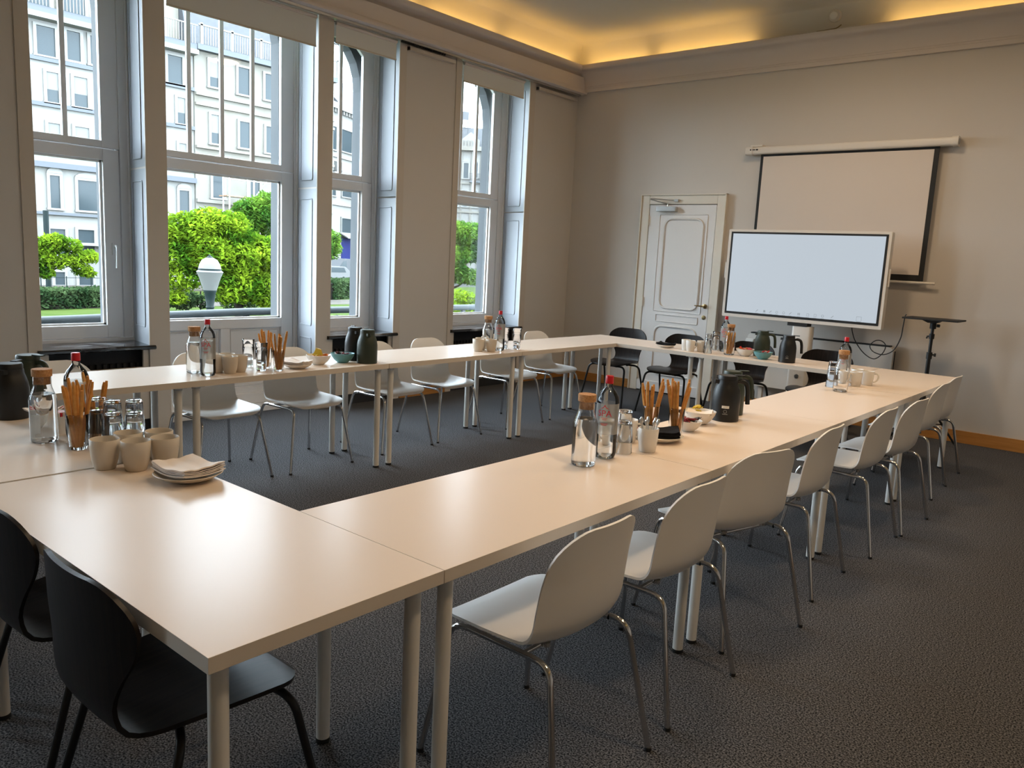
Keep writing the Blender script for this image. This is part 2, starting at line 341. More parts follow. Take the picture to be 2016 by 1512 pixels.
# ------------------------------------------------------------------ windows
def window(n, y0, y1, g0, g1, mull, door=False, chamf=True, left_room=None):
    R = sroot('window_%d' % n, ['narrow left window with black marble sill', 'wide middle window with panelled lower door', 'narrow window right of the wide one', 'window right of the greige pier', 'added window left of the frame, for daylight', 'added window behind the camera, for daylight'][n-1])
    XF = XL-0.36
    so = 0.12                                       # stile width
    zt_ = 3.47; zb = 0.70 if not door else 0.04
    # fixed frame
    f = MB(); xo0, xo1 = XF-0.055, XF-0.02
    f.box(xo0, xo1, g0-so-0.01, g0, 2.17, 3.6); f.box(xo0, xo1, g1, g1+so+0.01, 2.17, 3.6)
    f.box(xo0, xo1, g0, g1, 2.17, 2.222); f.box(xo0-0.03, xo0-0.015, g0-so, g1+so, 2.09, 2.215); f.box(xo0, xo1, g0, g1, zt_, 3.6)
    if chamf:
        for s_, g in ((1, g0), (-1, g1)): f.prism([(g, zt_), (g+s_*0.12, zt_), (g, zt_-0.105)], xo0, xo1, 'x')
    f.build('frame', M_white, R, bevel=0.003)
    # casing mouldings either side, stepped
    c = MB()
    for s_, g in ((-1, g0-so-0.01), (1, g1+so+0.01)):
        e = (y0-spl if s_ < 0 else y1+spl)+s_*0.03
        a, b2 = sorted((g, e)); c.box(XF-0.12, XF-0.005, a, b2, zb, 3.6)
        k = e-s_*0.045; a, b2 = sorted((k, e)); c.box(XF-0.02, XF+0.014, a, b2, zb, 3.6)
        k2 = e-s_*0.030; a, b2 = sorted((k2, e)); c.box(XF-0.02, XF+0.028, a, b2, zb, 3.6)
    c.build('casing', M_white, R, bevel=0.003)
    # lower sash
    s = MB(); xs0, xs1 = XF-0.058, XF-0.005; a, b2 = g0-so, g1+so
    lo = 0.715 if not door else 0.05
    gb = 0.812 if not door else 0.83
    s.box(xs0, xs1, a, g0, lo, 2.158); s.box(xs0, xs1, g1, b2, lo, 2.158); s.box(xs0, xs1, g0, g1, 2.075, 2.158)
    if not door: s.box(xs0, xs1, g0, g1, lo, gb)
    else:
        mid = (g0+g1)/2
        s.box(xs0, xs1, g0, g1, 0.745, gb); s.box(xs0, xs1, g0, g1, lo, 0.20); s.box(xs0, xs1, mid-0.045, mid+0.045, 0.20, 0.745)
    sash = s.build('sash', M_white, R, bevel=0.004)
    bd = MB()                                        # glazing beads round the lower light
    for (p, q, z0, z1) in ((g0, g0+0.016, gb, 2.075), (g1-0.016, g1, gb, 2.075), (g0, g1, gb, gb+0.016), (g0, g1, 2.059, 2.075)): bd.box(XF-0.05, XF-0.035, p, q, z0, z1)
    bd.build('glazing_bead', M_white, sash)
    if door:
        for (p, q) in ((g0, mid-0.045), (mid+0.045, g1)):
            pm = MB().box(xs0+0.015, xs1-0.03, p, q, 0.20, 0.745)
            pm.tube([(xs1-0.026, p+0.02, 0.22), (xs1-0.026, q-0.02, 0.22), (xs1-0.026, q-0.02, 0.725), (xs1-0.026, p+0.02, 0.725)], 0.008, 6, closed=True)
            pm.build('door_panel', M_white, sash)
        box('threshold', M_white, (XF-0.1, XF+0.17, y0-0.02, y1+0.02, 0, 0.05), R, bevel=0.006)
        box('kick_board', M_white, (XF-0.01, XF+0.02, y0, y1, 0.05, 0.15), R, bevel=0.006)
    else:
        box('sill_rail', M_white, (XF-0.1, XF+0.01, y0-spl, y1+spl, 0.68, 0.712), R, bevel=0.004)
    MB().box(XF-0.054, XF-0.050, g0, g1, gb, 2.075).build('pane', M_pane, R)
    for y in mull: MB().box(XF-0.054, XF-0.030, y-0.018, y+0.018, 2.222, zt_).build('mullion', M_white, R, bevel=0.004)
    ys = [g0] + list(mull) + [g1]
    for a, b2 in zip(ys, ys[1:]): MB().box(XF-0.053, XF-0.049, a, b2, 2.222, zt_).build('pane', M_pane, R)
    # shutter boxes lining the reveal
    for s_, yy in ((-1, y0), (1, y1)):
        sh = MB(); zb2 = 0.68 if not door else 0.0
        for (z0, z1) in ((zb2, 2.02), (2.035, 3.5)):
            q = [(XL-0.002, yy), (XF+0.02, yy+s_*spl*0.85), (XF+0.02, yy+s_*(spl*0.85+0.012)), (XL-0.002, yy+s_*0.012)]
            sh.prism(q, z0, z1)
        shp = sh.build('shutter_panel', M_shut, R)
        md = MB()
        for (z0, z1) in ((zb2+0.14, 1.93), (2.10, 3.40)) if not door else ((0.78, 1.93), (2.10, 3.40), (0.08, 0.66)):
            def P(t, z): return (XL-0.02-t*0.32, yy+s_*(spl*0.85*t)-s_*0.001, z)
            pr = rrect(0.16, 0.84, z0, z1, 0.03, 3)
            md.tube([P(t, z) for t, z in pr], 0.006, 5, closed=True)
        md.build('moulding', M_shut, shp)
    # architrave on the room face
    return R
R1 = window(1, *OPEN[0], 1.505, 2.005, [1.755])
R2 = window(2, *OPEN[1], 2.442, 3.583, [2.719, 3.013, 3.304], door=True, chamf=False)
R3 = window(3, *OPEN[2], 4.0, 4.51, [4.254])
R4 = window(4, *OPEN[3], 5.66, 6.44, [5.92, 6.177])
R5 = window(5, *OPEN5, -0.345, 0.435, [-0.085, 0.175]); R6 = window(6, *OPEN6, -2.675, -1.895, [-2.415, -2.155])
# flat boards: architraves and the two narrow pillars
def arch(R, y0, y1, z0=0.0):
    MB().box(XL, XL+0.012, y0, y1, z0, 3.5).build('architrave', M_trim, R, bevel=0.003)
arch(R1, 1.31, 1.40); arch(R2, 2.158, 2.322); arch(R3, 3.698, 3.862); arch(R3, 4.635, 4.725); arch(R4, 5.41, 5.492); arch(R4, 6.612, 6.71); arch(R5, -0.62, -0.52); arch(R5, 0.61, 0.71); arch(R6, -2.95, -2.85); arch(R6, -1.72, -1.62)
# marble sills with convector covers below
for R, (y0, y1) in ((R1, OPEN[0]), (R3, OPEN[2]), (R4, OPEN[3]), (R5, OPEN5), (R6, OPEN6)):
    MB().prism([(XL-0.37, 0.685), (XL+0.035, 0.685), (XL+0.045, 0.675), (XL+0.045, 0.66), (XL+0.03, 0.652), (XL-0.37, 0.648)], y0-0.035, y1+0.035, 'y').build('sill', M_marble, R)
    nb = MB().box(XL-0.34, XL-0.12, y0-0.03, y1+0.03, 0.05, 0.645).build('niche', M_gap, R)
    fn = MB()
    k = y0+0.05
    while k < y1-0.05: fn.box(XL-0.12, XL-0.09, k, k+0.02, 0.25, 0.54); k += 0.05
    fn.build('radiator_fins', M_gap, R)
    MB().box(XL-0.03, XL-0.008, y0, y1, 0.10, 0.515).box(XL-0.03, XL-0.008, y0, y0+0.045, 0.515, 0.65).box(XL-0.03, XL-0.008, y1-0.045, y1, 0.515, 0.65).build('radiator_cover', M_trim, R, bevel=0.004)
    box('under_gap', M_gap, (XL-0.1, XL-0.02, y0, y1, 0, 0.10), R)
# window handle on the first sash
hx = XL-0.36
hd = MB(); hd.box(hx-0.005, hx+0.008, 2.055, 2.09, 1.36, 1.45); hd.tube(bend([(hx+0.005, 2.072, 1.43), (hx+0.05, 2.072, 1.43), (hx+0.055, 2.065, 1.26)], 0.03), 0.009, 8)
hd.build('window_handle', M_white, R1, smooth=40)
for y in (1.0,): pass
# roller blinds
def blind(lbl, y0, y1, zb, proud=0.0):
    t = thing('roller_blind', lbl, 'blind', (XL+0.02, (y0+y1)/2, zb)); h = (y1-y0)/2
    MB().box(-0.003, 0.0, -h, h, 0.012, 3.47-zb).build('fabric', M_blind, t)
    MB().box(-0.008, 0.005, -h, h, 0.0, 0.014).build('bottom_bar', M_trim, t, bevel=0.002)
    MB().tube([(0.0, -h, 3.465-zb), (0.0, h, 3.465-zb)], 0.018, 10).build('roller', M_corn, t)
    return t
blind('cream roller blind rolled high in the leftmost window', 1.42, 2.14, 3.36)
blind('widest cream roller blind, over the middle window', 2.335, 3.665, 3.215)
blind('cream roller blind over the narrow window beside the wide one', 3.875, 4.58, 3.295)
blind('cream roller blind over the window nearest the far wall', 5.51, 6.49, 3.28)
ct = thing('curtain_track', 'dark grey curtain track running under the window valance', 'curtain track', (XL+0.07, 2.0, 3.49))
MB().box(-0.02, 0.02, YB-1.9, YF-2.06, -0.012, 0.008).build('rail', M_steel, ct)
gm = MB()
for i in range(40): gm.box(-0.012, 0.012, 2.6+0.013*i*(1+(i % 5)*0.03), 2.606+0.013*i*(1+(i % 5)*0.03), -0.03, -0.012)
gm.build('gliders', M_blk, ct)['kind'] = 'stuff'
for i, (a, b_) in enumerate(((4.73, 5.36), (6.73, 7.46))):
    t = thing('valance_rail', ['short cream rail under the valance between the two right windows', 'short cream rail under the valance beside the far corner'][i], 'rail', (XL+0.03, a, 3.44))
    MB().box(-0.03, 0.02, 0, b_-a, -0.018, 0.018).build('rail', M_trim, t, bevel=0.004)
    MB().box(-0.032, 0.022, 0, 0.012, -0.02, 0.02).build('end_cap', M_trim, t)

# exterior skin of this house: stone reveals with arched heads
ex = MB(); X0, X1 = XL-0.60, XL-0.48
def arch_open(ya, yb, zb, zs, zt2):
    n_ = 10; m_ = (ya+yb)/2; r_ = (yb-ya)/2
    return [(m_+r_*math.cos(PI*k/n_), zs+(zt2-zs)*math.sin(PI*k/n_)) for k in range(n_+1)]
prev = YB-0.2
for (g0, g1, zs, zt2) in ((-2.73, -1.84, 3.05, 3.58), (-0.40, 0.49, 3.05, 3.58), (1.46, 2.05, 3.2, 3.62), (2.40, 3.62, 3.3, 3.75), (3.94, 4.56, 3.05, 3.50), (5.60, 6.49, 3.05, 3.58)):
    ex.box(X0, X1, prev, g0, -1.2, 4.7)
    A = arch_open(g0, g1, 0, zs, zt2)
    for i in range(len(A)-1): ex.prism([A[i], A[i+1], (A[i+1][0], 4.7), (A[i][0], 4.7)], X0, X1, 'x')
    ex.box(X0, X1, g0, g1, -1.2, 0.66 if g1-g0 < 1.1 else 0.02)
    prev = g1
ex.box(X0, X1, prev, YF+0.4, -1.2, 4.7)
struct(ex.build('wall_outside', M_extst), 'grey limestone outer skin of the window wall')

# ------------------------------------------------------------------ door in the far wall
D = sroot('door_1', 'white panelled door with closer'); yd = YF
MB().box(-3.755, -3.655, yd-0.035, yd, 0, 2.285).box(-2.80, -2.706, yd-0.035, yd, 0, 2.285).box(-3.655, -2.80, yd-0.035, yd, 2.185, 2.285).build('frame', M_dtrim, D, bevel=0.006)
MB().box(-3.768, -3.755, yd-0.05, yd, 0, 2.298).box(-2.706, -2.692, yd-0.05, yd, 0, 2.298).box(-3.768, -2.692, yd-0.05, yd, 2.285, 2.298).build('architrave', M_dtrim, D, bevel=0.003)
box('shadow_gap', M_gap, (-3.656, -2.799, yd-0.006, yd-0.002, 0.0, 2.186), D)
leaf = box('door_leaf', M_white, (-3.648, -2.806, yd-0.03, yd-0.004, 0.012, 2.178), D, bevel=0.003)
def loop(pts, r): return MB().tube([(x, yd-0.031, z) for x, z in pts], r, 6, closed=True)
loop(rrect(-3.505, -2.90, 0.965, 2.07, 0.01, 2), 0.006).build('panel_moulding', M_white, leaf, smooth=60)
loop(rrect(-3.435, -2.945, 1.005, 2.02, 0.09, 6), 0.013).build('panel_moulding', M_white, leaf, smooth=60)
loop(rrect(-3.465, -2.925, 0.845, 0.925, 0.006, 2), 0.007).build('panel_moulding', M_white, leaf, smooth=60)
loop(rrect(-3.47, -2.925, 0.22, 0.79, 0.09, 6), 0.013).build('panel_moulding', M_white, leaf, smooth=60)
box('kick_board', M_white, (-3.648, -2.806, yd-0.044, yd-0.028, 0.012, 0.13), leaf, bevel=0.006)
h = MB().lathe([(0, 0), (0.026, 0), (0.026, 0.008), (0.012, 0.012), (0.010, 0.05), (0, 0.05)], 16)
for i, p in enumerate(h.v): h.v[i] = (-2.846+p[0], yd-0.03-p[2], 1.06+p[1])
h.tube(bend([(-2.846, yd-0.03, 1.06), (-2.846, yd-0.078, 1.06), (-2.95, yd-0.078, 1.063)], 0.02), [0.010]*8+[0.006], 8)
h.build('handle', M_brass, D, smooth=40)
k = MB().lathe([(0, 0), (0.024, 0), (0.024, 0.006), (0.010, 0.01), (0, 0.008)], 14)
for i, p in enumerate(k.v): k.v[i] = (-2.85+p[0], yd-0.03-p[2], 0.935+p[1])
k.build('lock_rose', M_brass, D, smooth=40)
for z in (2.0, 1.06, 0.2): MB().tube([(-3.651, yd-0.04, z-0.055), (-3.651, yd-0.04, z+0.055)], 0.010, 8).build('hinge', M_dtrim, D, smooth=40)
cl = thing('door_closer', 'silver door closer with folded arm at the top of the white door', 'door closer', (-3.40, yd-0.035, 2.13))
MB().box(-0.13, 0.12, -0.055, 0.0, -0.028, 0.028).build('body', M_steel, cl, bevel=0.006)
MB().tube([(0.0, -0.03, 0.03), (0.0, -0.03, 0.055), (-0.19, -0.09, 0.105)], 0.007, 6).build('arm', M_steel, cl)
MB().tube([(-0.19, -0.09, 0.112), (0.09, -0.015, 0.095)], 0.007, 6).box(0.08, 0.13, -0.03, 0.0, 0.082, 0.108).build('arm', M_steel, cl)

# ------------------------------------------------------------------ tables
TZ = 0.734
LEG = MB().tube([(0, 0, 0.012), (0, 0, 0.70)], 0.0205, 18).mesh('leg', M_leg, smooth=40)
FOOT = MB().lathe([(0, 0), (0.021, 0), (0.022, 0.004), (0.021, 0.014), (0, 0.014)], 16).mesh('foot', M_blk, smooth=40)
PLATE = MB().box(-0.035, 0.035, -0.035, 0.035, 0.694, 0.70).lathe([(0.0, 0.683), (0.024, 0.683), (0.024, 0.694), (0, 0.694)], 14).mesh('mounting_plate', M_steel, smooth=40)
LEN = 1.40; WID = 0.60
TOPM = MB().box(-LEN/2+0.0003, LEN/2-0.0003, -WID/2, WID/2, 0.70, TZ).mesh('tabletop', M_table, bevel=0.0007)
TOPM.materials.append(M_tedge)
for p in TOPM.polygons:
    if abs(p.normal.z) < 0.5: p.material_index = 1
def table(label, x, y, rz, ln=LEN, wd=WID):
    t = thing('table', label, 'table', (x, y, 0), rz, 'white laminate tables of the hollow square')
    o = bpy.data.objects.new('tabletop', TOPM); C.objects.link(o); o.parent = t; o.scale = (ln/LEN, wd/WID, 1)
    for sx in (-1, 1):
        for sy_ in (-1, 1):
            l = bpy.data.objects.new('leg', LEG); C.objects.link(l); l.parent = t; l.location = (sx*(ln/2-0.055), sy_*(wd/2-0.05), 0)
            f = bpy.data.objects.new('foot', FOOT); C.objects.link(f); f.parent = l
            f = bpy.data.objects.new('mounting_plate', PLATE); C.objects.link(f); f.parent = l
    return t
H = PI/2
table('white table in the near corner with the paper napkin plate and beige cups', -0.70, 0.307, 0, 1.40, 0.614)
table('white table at the left end of the near row, holding the black thermos jugs', -2.115, 0.307, 0, 1.40, 0.614)
for i, yc in enumerate((1.328, 2.755, 4.182, 5.615)):
    table(['first table of the right row, next to the near corner', 'second table of the right row, with the black jug and breadsticks', 'third table of the right row, bare between the two clusters', 'last table of the right row, against the far row'][i], -0.30, yc, H, 1.425)
table('far table in front of the white door, left of the two', -2.715, 6.03, 0, 1.42); table('far table in front of the interactive display', -1.31, 6.03, 0, 1.41)
for i, yc in enumerate((0.75, 2.17, 3.60, 5.03)):
    table(['nearest table of the window row, mostly behind the bottles', 'second table of the window row, with teal bowl and green jug', 'third table of the window row, with a narrow pier behind', 'last table of the window row, reaching the far corner'][i], -3.13, yc, H, 1.425)

# ------------------------------------------------------------------ chairs
def shell(prof, rfront, rback, nt_=17, dens=7):
    P = cat([Vector((a[0], a[1], 0)) for a in prof], dens); W = cat([Vector((a[2], a[3], a[4])) for a in prof], dens)
    L = [0]
    for i in range(1, len(P)): L.append(L[-1]+(P[i]-P[i-1]).length)
    tot = L[-1]
    # resample with extra density at the rounded ends
    ss = sorted(set([0.0, 0.004, 0.012, 0.025, 0.04, 0.06, tot, tot-0.004, tot-0.012, tot-0.025, tot-0.04, tot-0.06] + [tot*k/34 for k in range(1, 34)]))
    out = []
    for s in ss:
        i = 0
        while i < len(L)-2 and L[i+1] < s: i += 1
        t = (s-L[i])/max(1e-9, L[i+1]-L[i]); p = P[i].lerp(P[min(i+1, len(P)-1)], t); q = W[i].lerp(W[min(i+1, len(W)-1)], t)
        wd = q.x
        for d, R_ in ((s, rfront), (tot-s, rback)):
            if d < R_: wd = wd-R_+math.sqrt(max(0, R_*R_-(R_-d)**2))
        out.append((p.x, p.y, max(wd, 0.004), q.y, q.z, q.x))
    ts = [math.sin(PI/2*(-1+2*k/(nt_-1))) for k in range(nt_)]
    b = MB(); us = list(range(len(out)))
    def fn(u, t):
        y, z, wd, cyv, czv, wf = out[u]; e = (abs(t)*wd/wf)**2.2
        return (t*wd, y+cyv*e, z+czv*e)
    b.grid(fn, us, ts); return b
# white shell chair, front is +y ; (y, z, halfwidth, fwd curl, up curl)
WSH = [(0.235, 0.428, 0.205, 0, 0.0), (0.215, 0.443, 0.212, 0, 0.004), (0.15, 0.450, 0.222, 0, 0.010), (0.04, 0.443, 0.226, 0, 0.020), (-0.07, 0.440, 0.224, 0.01, 0.026), (-0.13, 0.452, 0.220, 0.03, 0.02),
       (-0.170, 0.492, 0.216, 0.05, 0.01), (-0.186, 0.56, 0.213, 0.058, 0), (-0.195, 0.64, 0.208, 0.055, 0), (-0.205, 0.72, 0.196, 0.045, 0), (-0.215, 0.787, 0.180, 0.035, 0)]
def make_white():
    t = thing('shell_chair', 'w', 'chair')
    shell(WSH, 0.09, 0.10).build('seat_shell', M_shell, t, smooth=60, solid=0.008)
    fr = MB()
    for sx in (-1, 1):
        fr.tube([(sx*0.19, 0.135, 0.418), (sx*0.185, -0.11, 0.414)], 0.0095, 10, caps=False)
        for y in (0.12, -0.10): fr.tube([(sx*0.12, y, 0.425), (sx*0.12, y, 0.437)], 0.014, 8)
    fr.tube([(-0.188, 0.08, 0.415), (0.188, 0.08, 0.415)], 0.008, 8); fr.tube([(-0.186, -0.07, 0.413), (0.186, -0.07, 0.413)], 0.008, 8)
    fr.build('seat_frame', M_chrome, t, smooth=50)
    for sx in (-1, 1):
        for (yt_, yb_, xb) in ((0.135, 0.25, 0.255), (-0.11, -0.25, 0.243)):
            s_ = 1 if yt_ > 0 else -1
            pts = bend([(sx*0.19, yt_, 0.416), (sx*0.192, yt_+s_*0.062, 0.416), (sx*xb, yb_, 0.006)], 0.05, 6)
            lg = MB().tube(pts, 0.0095, 10).build('leg', M_chrome, t, smooth=50)
            MB().lathe([(0, 0), (0.011, 0), (0.011, 0.012), (0, 0.012)], 10, sx*xb, yb_, 0).build('foot', M_blk, lg)
    return t
BSH = [(0.215, 0.425, 0.185, 0, 0), (0.19, 0.440, 0.205, 0, 0), (0.11, 0.452, 0.225, 0, 0.004), (0.01, 0.450, 0.225, 0, 0.010), (-0.10, 0.440, 0.205, 0, 0.014), (-0.175, 0.434, 0.172, 0.004, 0.006),
       (-0.228, 0.456, 0.156, 0.008, 0), (-0.248, 0.512, 0.152, 0.012, 0), (-0.252, 0.575, 0.176, 0.022, 0), (-0.256, 0.645, 0.222, 0.035, 0), (-0.260, 0.715, 0.236, 0.042, 0), (-0.268, 0.795, 0.215, 0.04, 0)]
def make_black():
    t = thing('plywood_chair', 'b', 'chair')
    shell(BSH, 0.10, 0.11).build('seat_shell', M_ply, t, smooth=60, solid=0.011)
    fr = MB()
    for y in (0.13, -0.10):
        fr.tube([(-0.16, y, 0.415), (0.16, y, 0.415)], 0.0105, 10, caps=False)
    for sx in (-1, 1): fr.tube([(sx*0.06, 0.13, 0.418), (sx*0.06, -0.10, 0.416)], 0.009, 8)
    for sx in (-1, 1):
        for y in (0.13, -0.10): fr.lathe([(0, 0.402), (0.012, 0.402), (0.014, 0.428), (0.014, 0.44), (0, 0.44)], 8, sx*0.10, y*0.9, 0)
    fr.build('seat_frame', M_bmetal, t, smooth=50)
    for sx in (-1, 1):
        for (yt_, yb_, xb) in ((0.13, 0.235, 0.265), (-0.10, -0.25, 0.25)):
            pts = bend([(sx*0.15, yt_, 0.415), (sx*0.222, yt_+(0.02 if yt_ > 0 else -0.03), 0.413), (sx*xb, yb_, 0.006)], 0.055, 7)
            lg = MB().tube(pts, 0.0105, 10).build('leg', M_bmetal, t, smooth=50)
            MB().lathe([(0, 0), (0.012, 0), (0.012, 0.012), (0, 0.012)], 10, sx*xb, yb_, 0).build('foot', M_blk, lg)
    return t
wc = make_white(); first = True
ordn = ['first', 'second', 'third', 'fourth', 'fifth', 'sixth', 'seventh', 'eighth']
GR, GL = 'white chairs along the right row', 'white chairs along the window row'
rows = [(-0.05, 1.10, 0), (-0.06, 1.725, 0), (-0.09, 2.40, -0.28), (-0.10, 3.10, 0.03), (-0.07, 3.91, 0), (-0.04, 4.45, -0.05), (-0.125, 5.42, 0.03), (-0.15, 5.95, 0)]
RL = ['white shell chair nearest the camera in the right row', 'second white shell chair of the right row from the near corner', 'third white shell chair of the right row, turned towards the far wall', 'fourth white shell chair of the right row, behind the black jugs', 'fifth white shell chair of the right row', 'sixth white shell chair of the right row, beside the fifth', 'second last white shell chair of the right row', 'last white shell chair of the right row, by the far wall']
for i, (x, y, a) in enumerate(rows):
    if first:
        wc.location = (x, y, 0); wc.rotation_euler = (0, 0, H+a); wc['label'] = RL[i]; wc['group'] = GR; first = False
    else: dup(wc, (x, y, 0), H+a, RL[i], GR)
LL = ['white shell chair before the leftmost window, behind the red-capped bottle', 'white shell chair before the wide window, behind carafe and bottle', 'white shell chair behind the breadstick glasses of the window row', 'white shell chair behind the green jug of the window row', 'white shell chair against the narrow pier of the window wall', 'white shell chair hidden behind the bottle below the rightmost window', 'white shell chair of the window row nearest the far corner']
for i, (x, y, a) in enumerate([(-3.36, 1.02, 0), (-3.37, 1.90, 0), (-3.33, 2.525, 0), (-3.36, 3.335, 0), (-3.38, 3.93, 0), (-3.37, 4.76, 0.0), (-3.40, 5.42, 0)]):
    dup(wc, (x, y, 0), -H+a, LL[i], GL)
bc = make_black()
GB = 'black plywood chairs behind the far row'
for i, (x, y, a, lb) in enumerate([(-0.465, 0.20, 0.0, 'black plywood chair at the near corner, its seat under the table'), (-1.05, 0.215, 0.0, 'black plywood chair cut by the left edge, beside the near corner one'),
        (-3.33, 6.50, PI, 'black plywood chair beside the hinge side of the white door'), (-2.63, 6.50, PI, 'black plywood chair in front of the white door, behind the mugs'),
        (-1.91, 6.50, PI, 'black plywood chair behind the green and black jugs of the far row'), (-1.18, 6.50, PI, 'black plywood chair right of the display column')]):
    g = GB if i > 1 else 'black plywood chairs at the near row'
    if i == 0: bc.location = (x, y, 0); bc.rotation_euler = (0, 0, a); bc['label'] = lb; bc['group'] = g
    else: dup(bc, (x, y, 0), a, lb, g)

# ------------------------------------------------------------------ tableware
def wrap_text(txt, size, R, z, ang, name, m, parent, cx=0, cyy=0):
    cu = bpy.data.curves.new('t', 'FONT'); cu.body = txt; cu.size = size; cu.align_x = 'CENTER'
    to = bpy.data.objects.new('t', cu); C.objects.link(to)
    me = bpy.data.meshes.new_from_object(to.evaluated_get(bpy.context.evaluated_depsgraph_get()))
    bpy.data.objects.remove(to); bpy.data.curves.remove(cu)
    bm = bmesh.new(); bm.from_mesh(me); bmesh.ops.triangulate(bm, faces=bm.faces)
    for v in bm.verts:
        a = ang + v.co.x/R; v.co = Vector((cx+R*math.cos(a), cyy+R*math.sin(a), z+v.co.y))
    bm.to_mesh(me); bm.free(); me.name = name; me.materials.clear(); me.materials.append(m)
    o = bpy.data.objects.new(name, me); C.objects.link(o); o.parent = parent; return o
def at(t, x, y, rz=0): t.location = (x, y, TZ); t.rotation_euler = (0, 0, rz); return t
G_CAR = [(0, 0.0), (0.040, 0.0), (0.0455, 0.006), (0.0465, 0.02), (0.0465, 0.160), (0.043, 0.172), (0.033, 0.200), (0.0305, 0.210), (0.0305, 0.243), (0.033, 0.247)]
G_CARI = [(0.030, 0.247), (0.028, 0.243), (0.028, 0.210), (0.031, 0.199), (0.0405, 0.171), (0.044, 0.159), (0.044, 0.022), (0.041, 0.010), (0, 0.008)]
CARM = MB().lathe(G_CAR+G_CARI, 32).mesh('glass_body', M_glass, smooth=60)
CORKM = MB().lathe([(0, 0.216), (0.0275, 0.216), (0.0278, 0.244), (0.034, 0.246), (0.0345, 0.270), (0.033, 0.272), (0, 0.272)], 24).mesh('cork', M_cork, smooth=40)
def watm(h, prof): return MB().lathe([(0, 0.0085)] + [p for p in prof if p[1] < h] + [(prof[-1][0] if h > prof[-1][1] else [p[0] for p in prof if p[1] <= h][-1], h), (0, h)], 32).mesh('water', M_water, smooth=60)
WPROF = [(0.0415, 0.0095), (0.0443, 0.022), (0.0443, 0.159), (0.0408, 0.171), (0.033, 0.193)]
W1 = watm(0.158, WPROF); W2 = watm(0.180, WPROF)
def child(name, me, parent, loc=(0, 0, 0), rot=(0, 0, 0)):
    o = bpy.data.objects.new(name, me); C.objects.link(o); o.parent = parent; o.location = loc; o.rotation_euler = rot; return o
GC = 'corked carafes on the tables'
def carafe(lbl, x, y, wm):
    t = thing('carafe', lbl, 'carafe', (x, y, TZ), 0, GC); child('glass_body', CARM, t); child('cork', CORKM, t)
    if wm: child('water', wm, t)
    return t
BP = [(0, 0.004), (0.020, 0.004), (0.030, 0.0), (0.038, 0.004), (0.0425, 0.018), (0.0435, 0.035), (0.0425, 0.06), (0.0435, 0.085), (0.0435, 0.222), (0.041, 0.240), (0.033, 0.260), (0.021, 0.275), (0.0145, 0.284), (0.0135, 0.292), (0.0135, 0.300), (0, 0.300)]
PETM = MB().lathe(BP, 32).mesh('bottle_body', M_pet, smooth=60)
CAPM = MB().lathe([(0, 0.297), (0.0155, 0.297), (0.0158, 0.300), (0.0155, 0.324), (0.014, 0.327), (0, 0.327)], 20).mesh('cap', M_red, smooth=40)
BWP = [(0, 0.006), (0.020, 0.006), (0.030, 0.002), (0.0375, 0.006), (0.0418, 0.019), (0.0428, 0.035), (0.0418, 0.06), (0.0428, 0.085)]
def bw(h): return MB().lathe(BWP+[(0.0428, h), (0, h)], 32).mesh('water', M_water, smooth=60)
FILM = MB().lathe([(0.04385, 0.10), (0.04385, 0.221)], 32).mesh('label_film', M_film, smooth=60)
BW1, BW2 = bw(0.204), bw(0.135)
def bottle(lbl, x, y, wm, text=True):
    t = thing('water_bottle', lbl, 'bottle', (x, y, TZ), 0, 'red capped water bottles')
    b = child('bottle_body', PETM, t); child('cap', CAPM, t)
    if wm: child('water', wm, t)
    ang = math.atan2(CAM[1]-y, CAM[0]-x)-0.25
    child('label_film', FILM, t)
    if text:
        wrap_text('SPA', 0.035, 0.0444, 0.172, ang, 'label_print', M_redprint, t)
        tri = MB()
        for (px_, pz_, w_, h_) in ((0, 0.186, 0.016, 0.003), (0, 0.186, 0.003, 0.014)):
            pass
        pts = [(a, z+0.022) for a, z in [(-0.020, 0.178), (-0.006, 0.186), (0.0, 0.196), (0.006, 0.186), (0.020, 0.178), (0.006, 0.182), (0, 0.190), (-0.006, 0.182)]]
        v = [(0.0445*math.cos(ang+a/0.0445), 0.0445*math.sin(ang+a/0.0445), z) for a, z in pts]
        tri.add(v, [(0, 1, 7), (1, 2, 6), (1, 6, 7), (2, 3, 6), (3, 5, 6), (3, 4, 5)]); tri.build('label_emblem', M_redprint, t)
        for k, (zz, wd) in enumerate(((0.164, 0.026), (0.158, 0.018), (0.142, 0.030), (0.137, 0.022))):
            q = MB(); n_ = 5; q.add([(0.0444*math.cos(ang+(-wd/2+wd*i/n_)/0.0444), 0.0444*math.sin(ang+(-wd/2+wd*i/n_)/0.0444), zz+dz) for i in range(n_+1) for dz in (0, 0.0022)], [(2*i, 2*i+2, 2*i+3, 2*i+1) for i in range(n_)])
            q.build('label_print', M_redprint, t)
    return t
GP = [(0, 0), (0.026, 0), (0.0285, 0.004), (0.0375, 0.128), (0.0367, 0.130), (0.0355, 0.128), (0.0265, 0.012), (0, 0.010)]
GLM = MB().lathe(GP, 28).mesh('drinking_glass', M_glass, smooth=60)
def glass(lbl, x, y, z=0, flip=False, grp=None):
    o = bpy.data.objects.new('drinking_glass', GLM); C.objects.link(o); tag(o, lbl, 'glass', grp)
    o.location = (x, y, TZ+z+(0.130 if flip else 0)); o.rotation_euler = (PI if flip else 0, 0, 0); return o
def gstack(where, x, y, flip):
    g = 'stacked glasses '+where
    if flip: glass('lower upside-down glass of the stack '+where, x, y, 0, True, g); glass('upper upside-down glass of the stack '+where, x, y, 0.046, True, g)
    else: glass('lower upright glass of the nested pair '+where, x, y, 0, False, g); glass('upper upright glass of the nested pair '+where, x, y, 0.046, False, g)
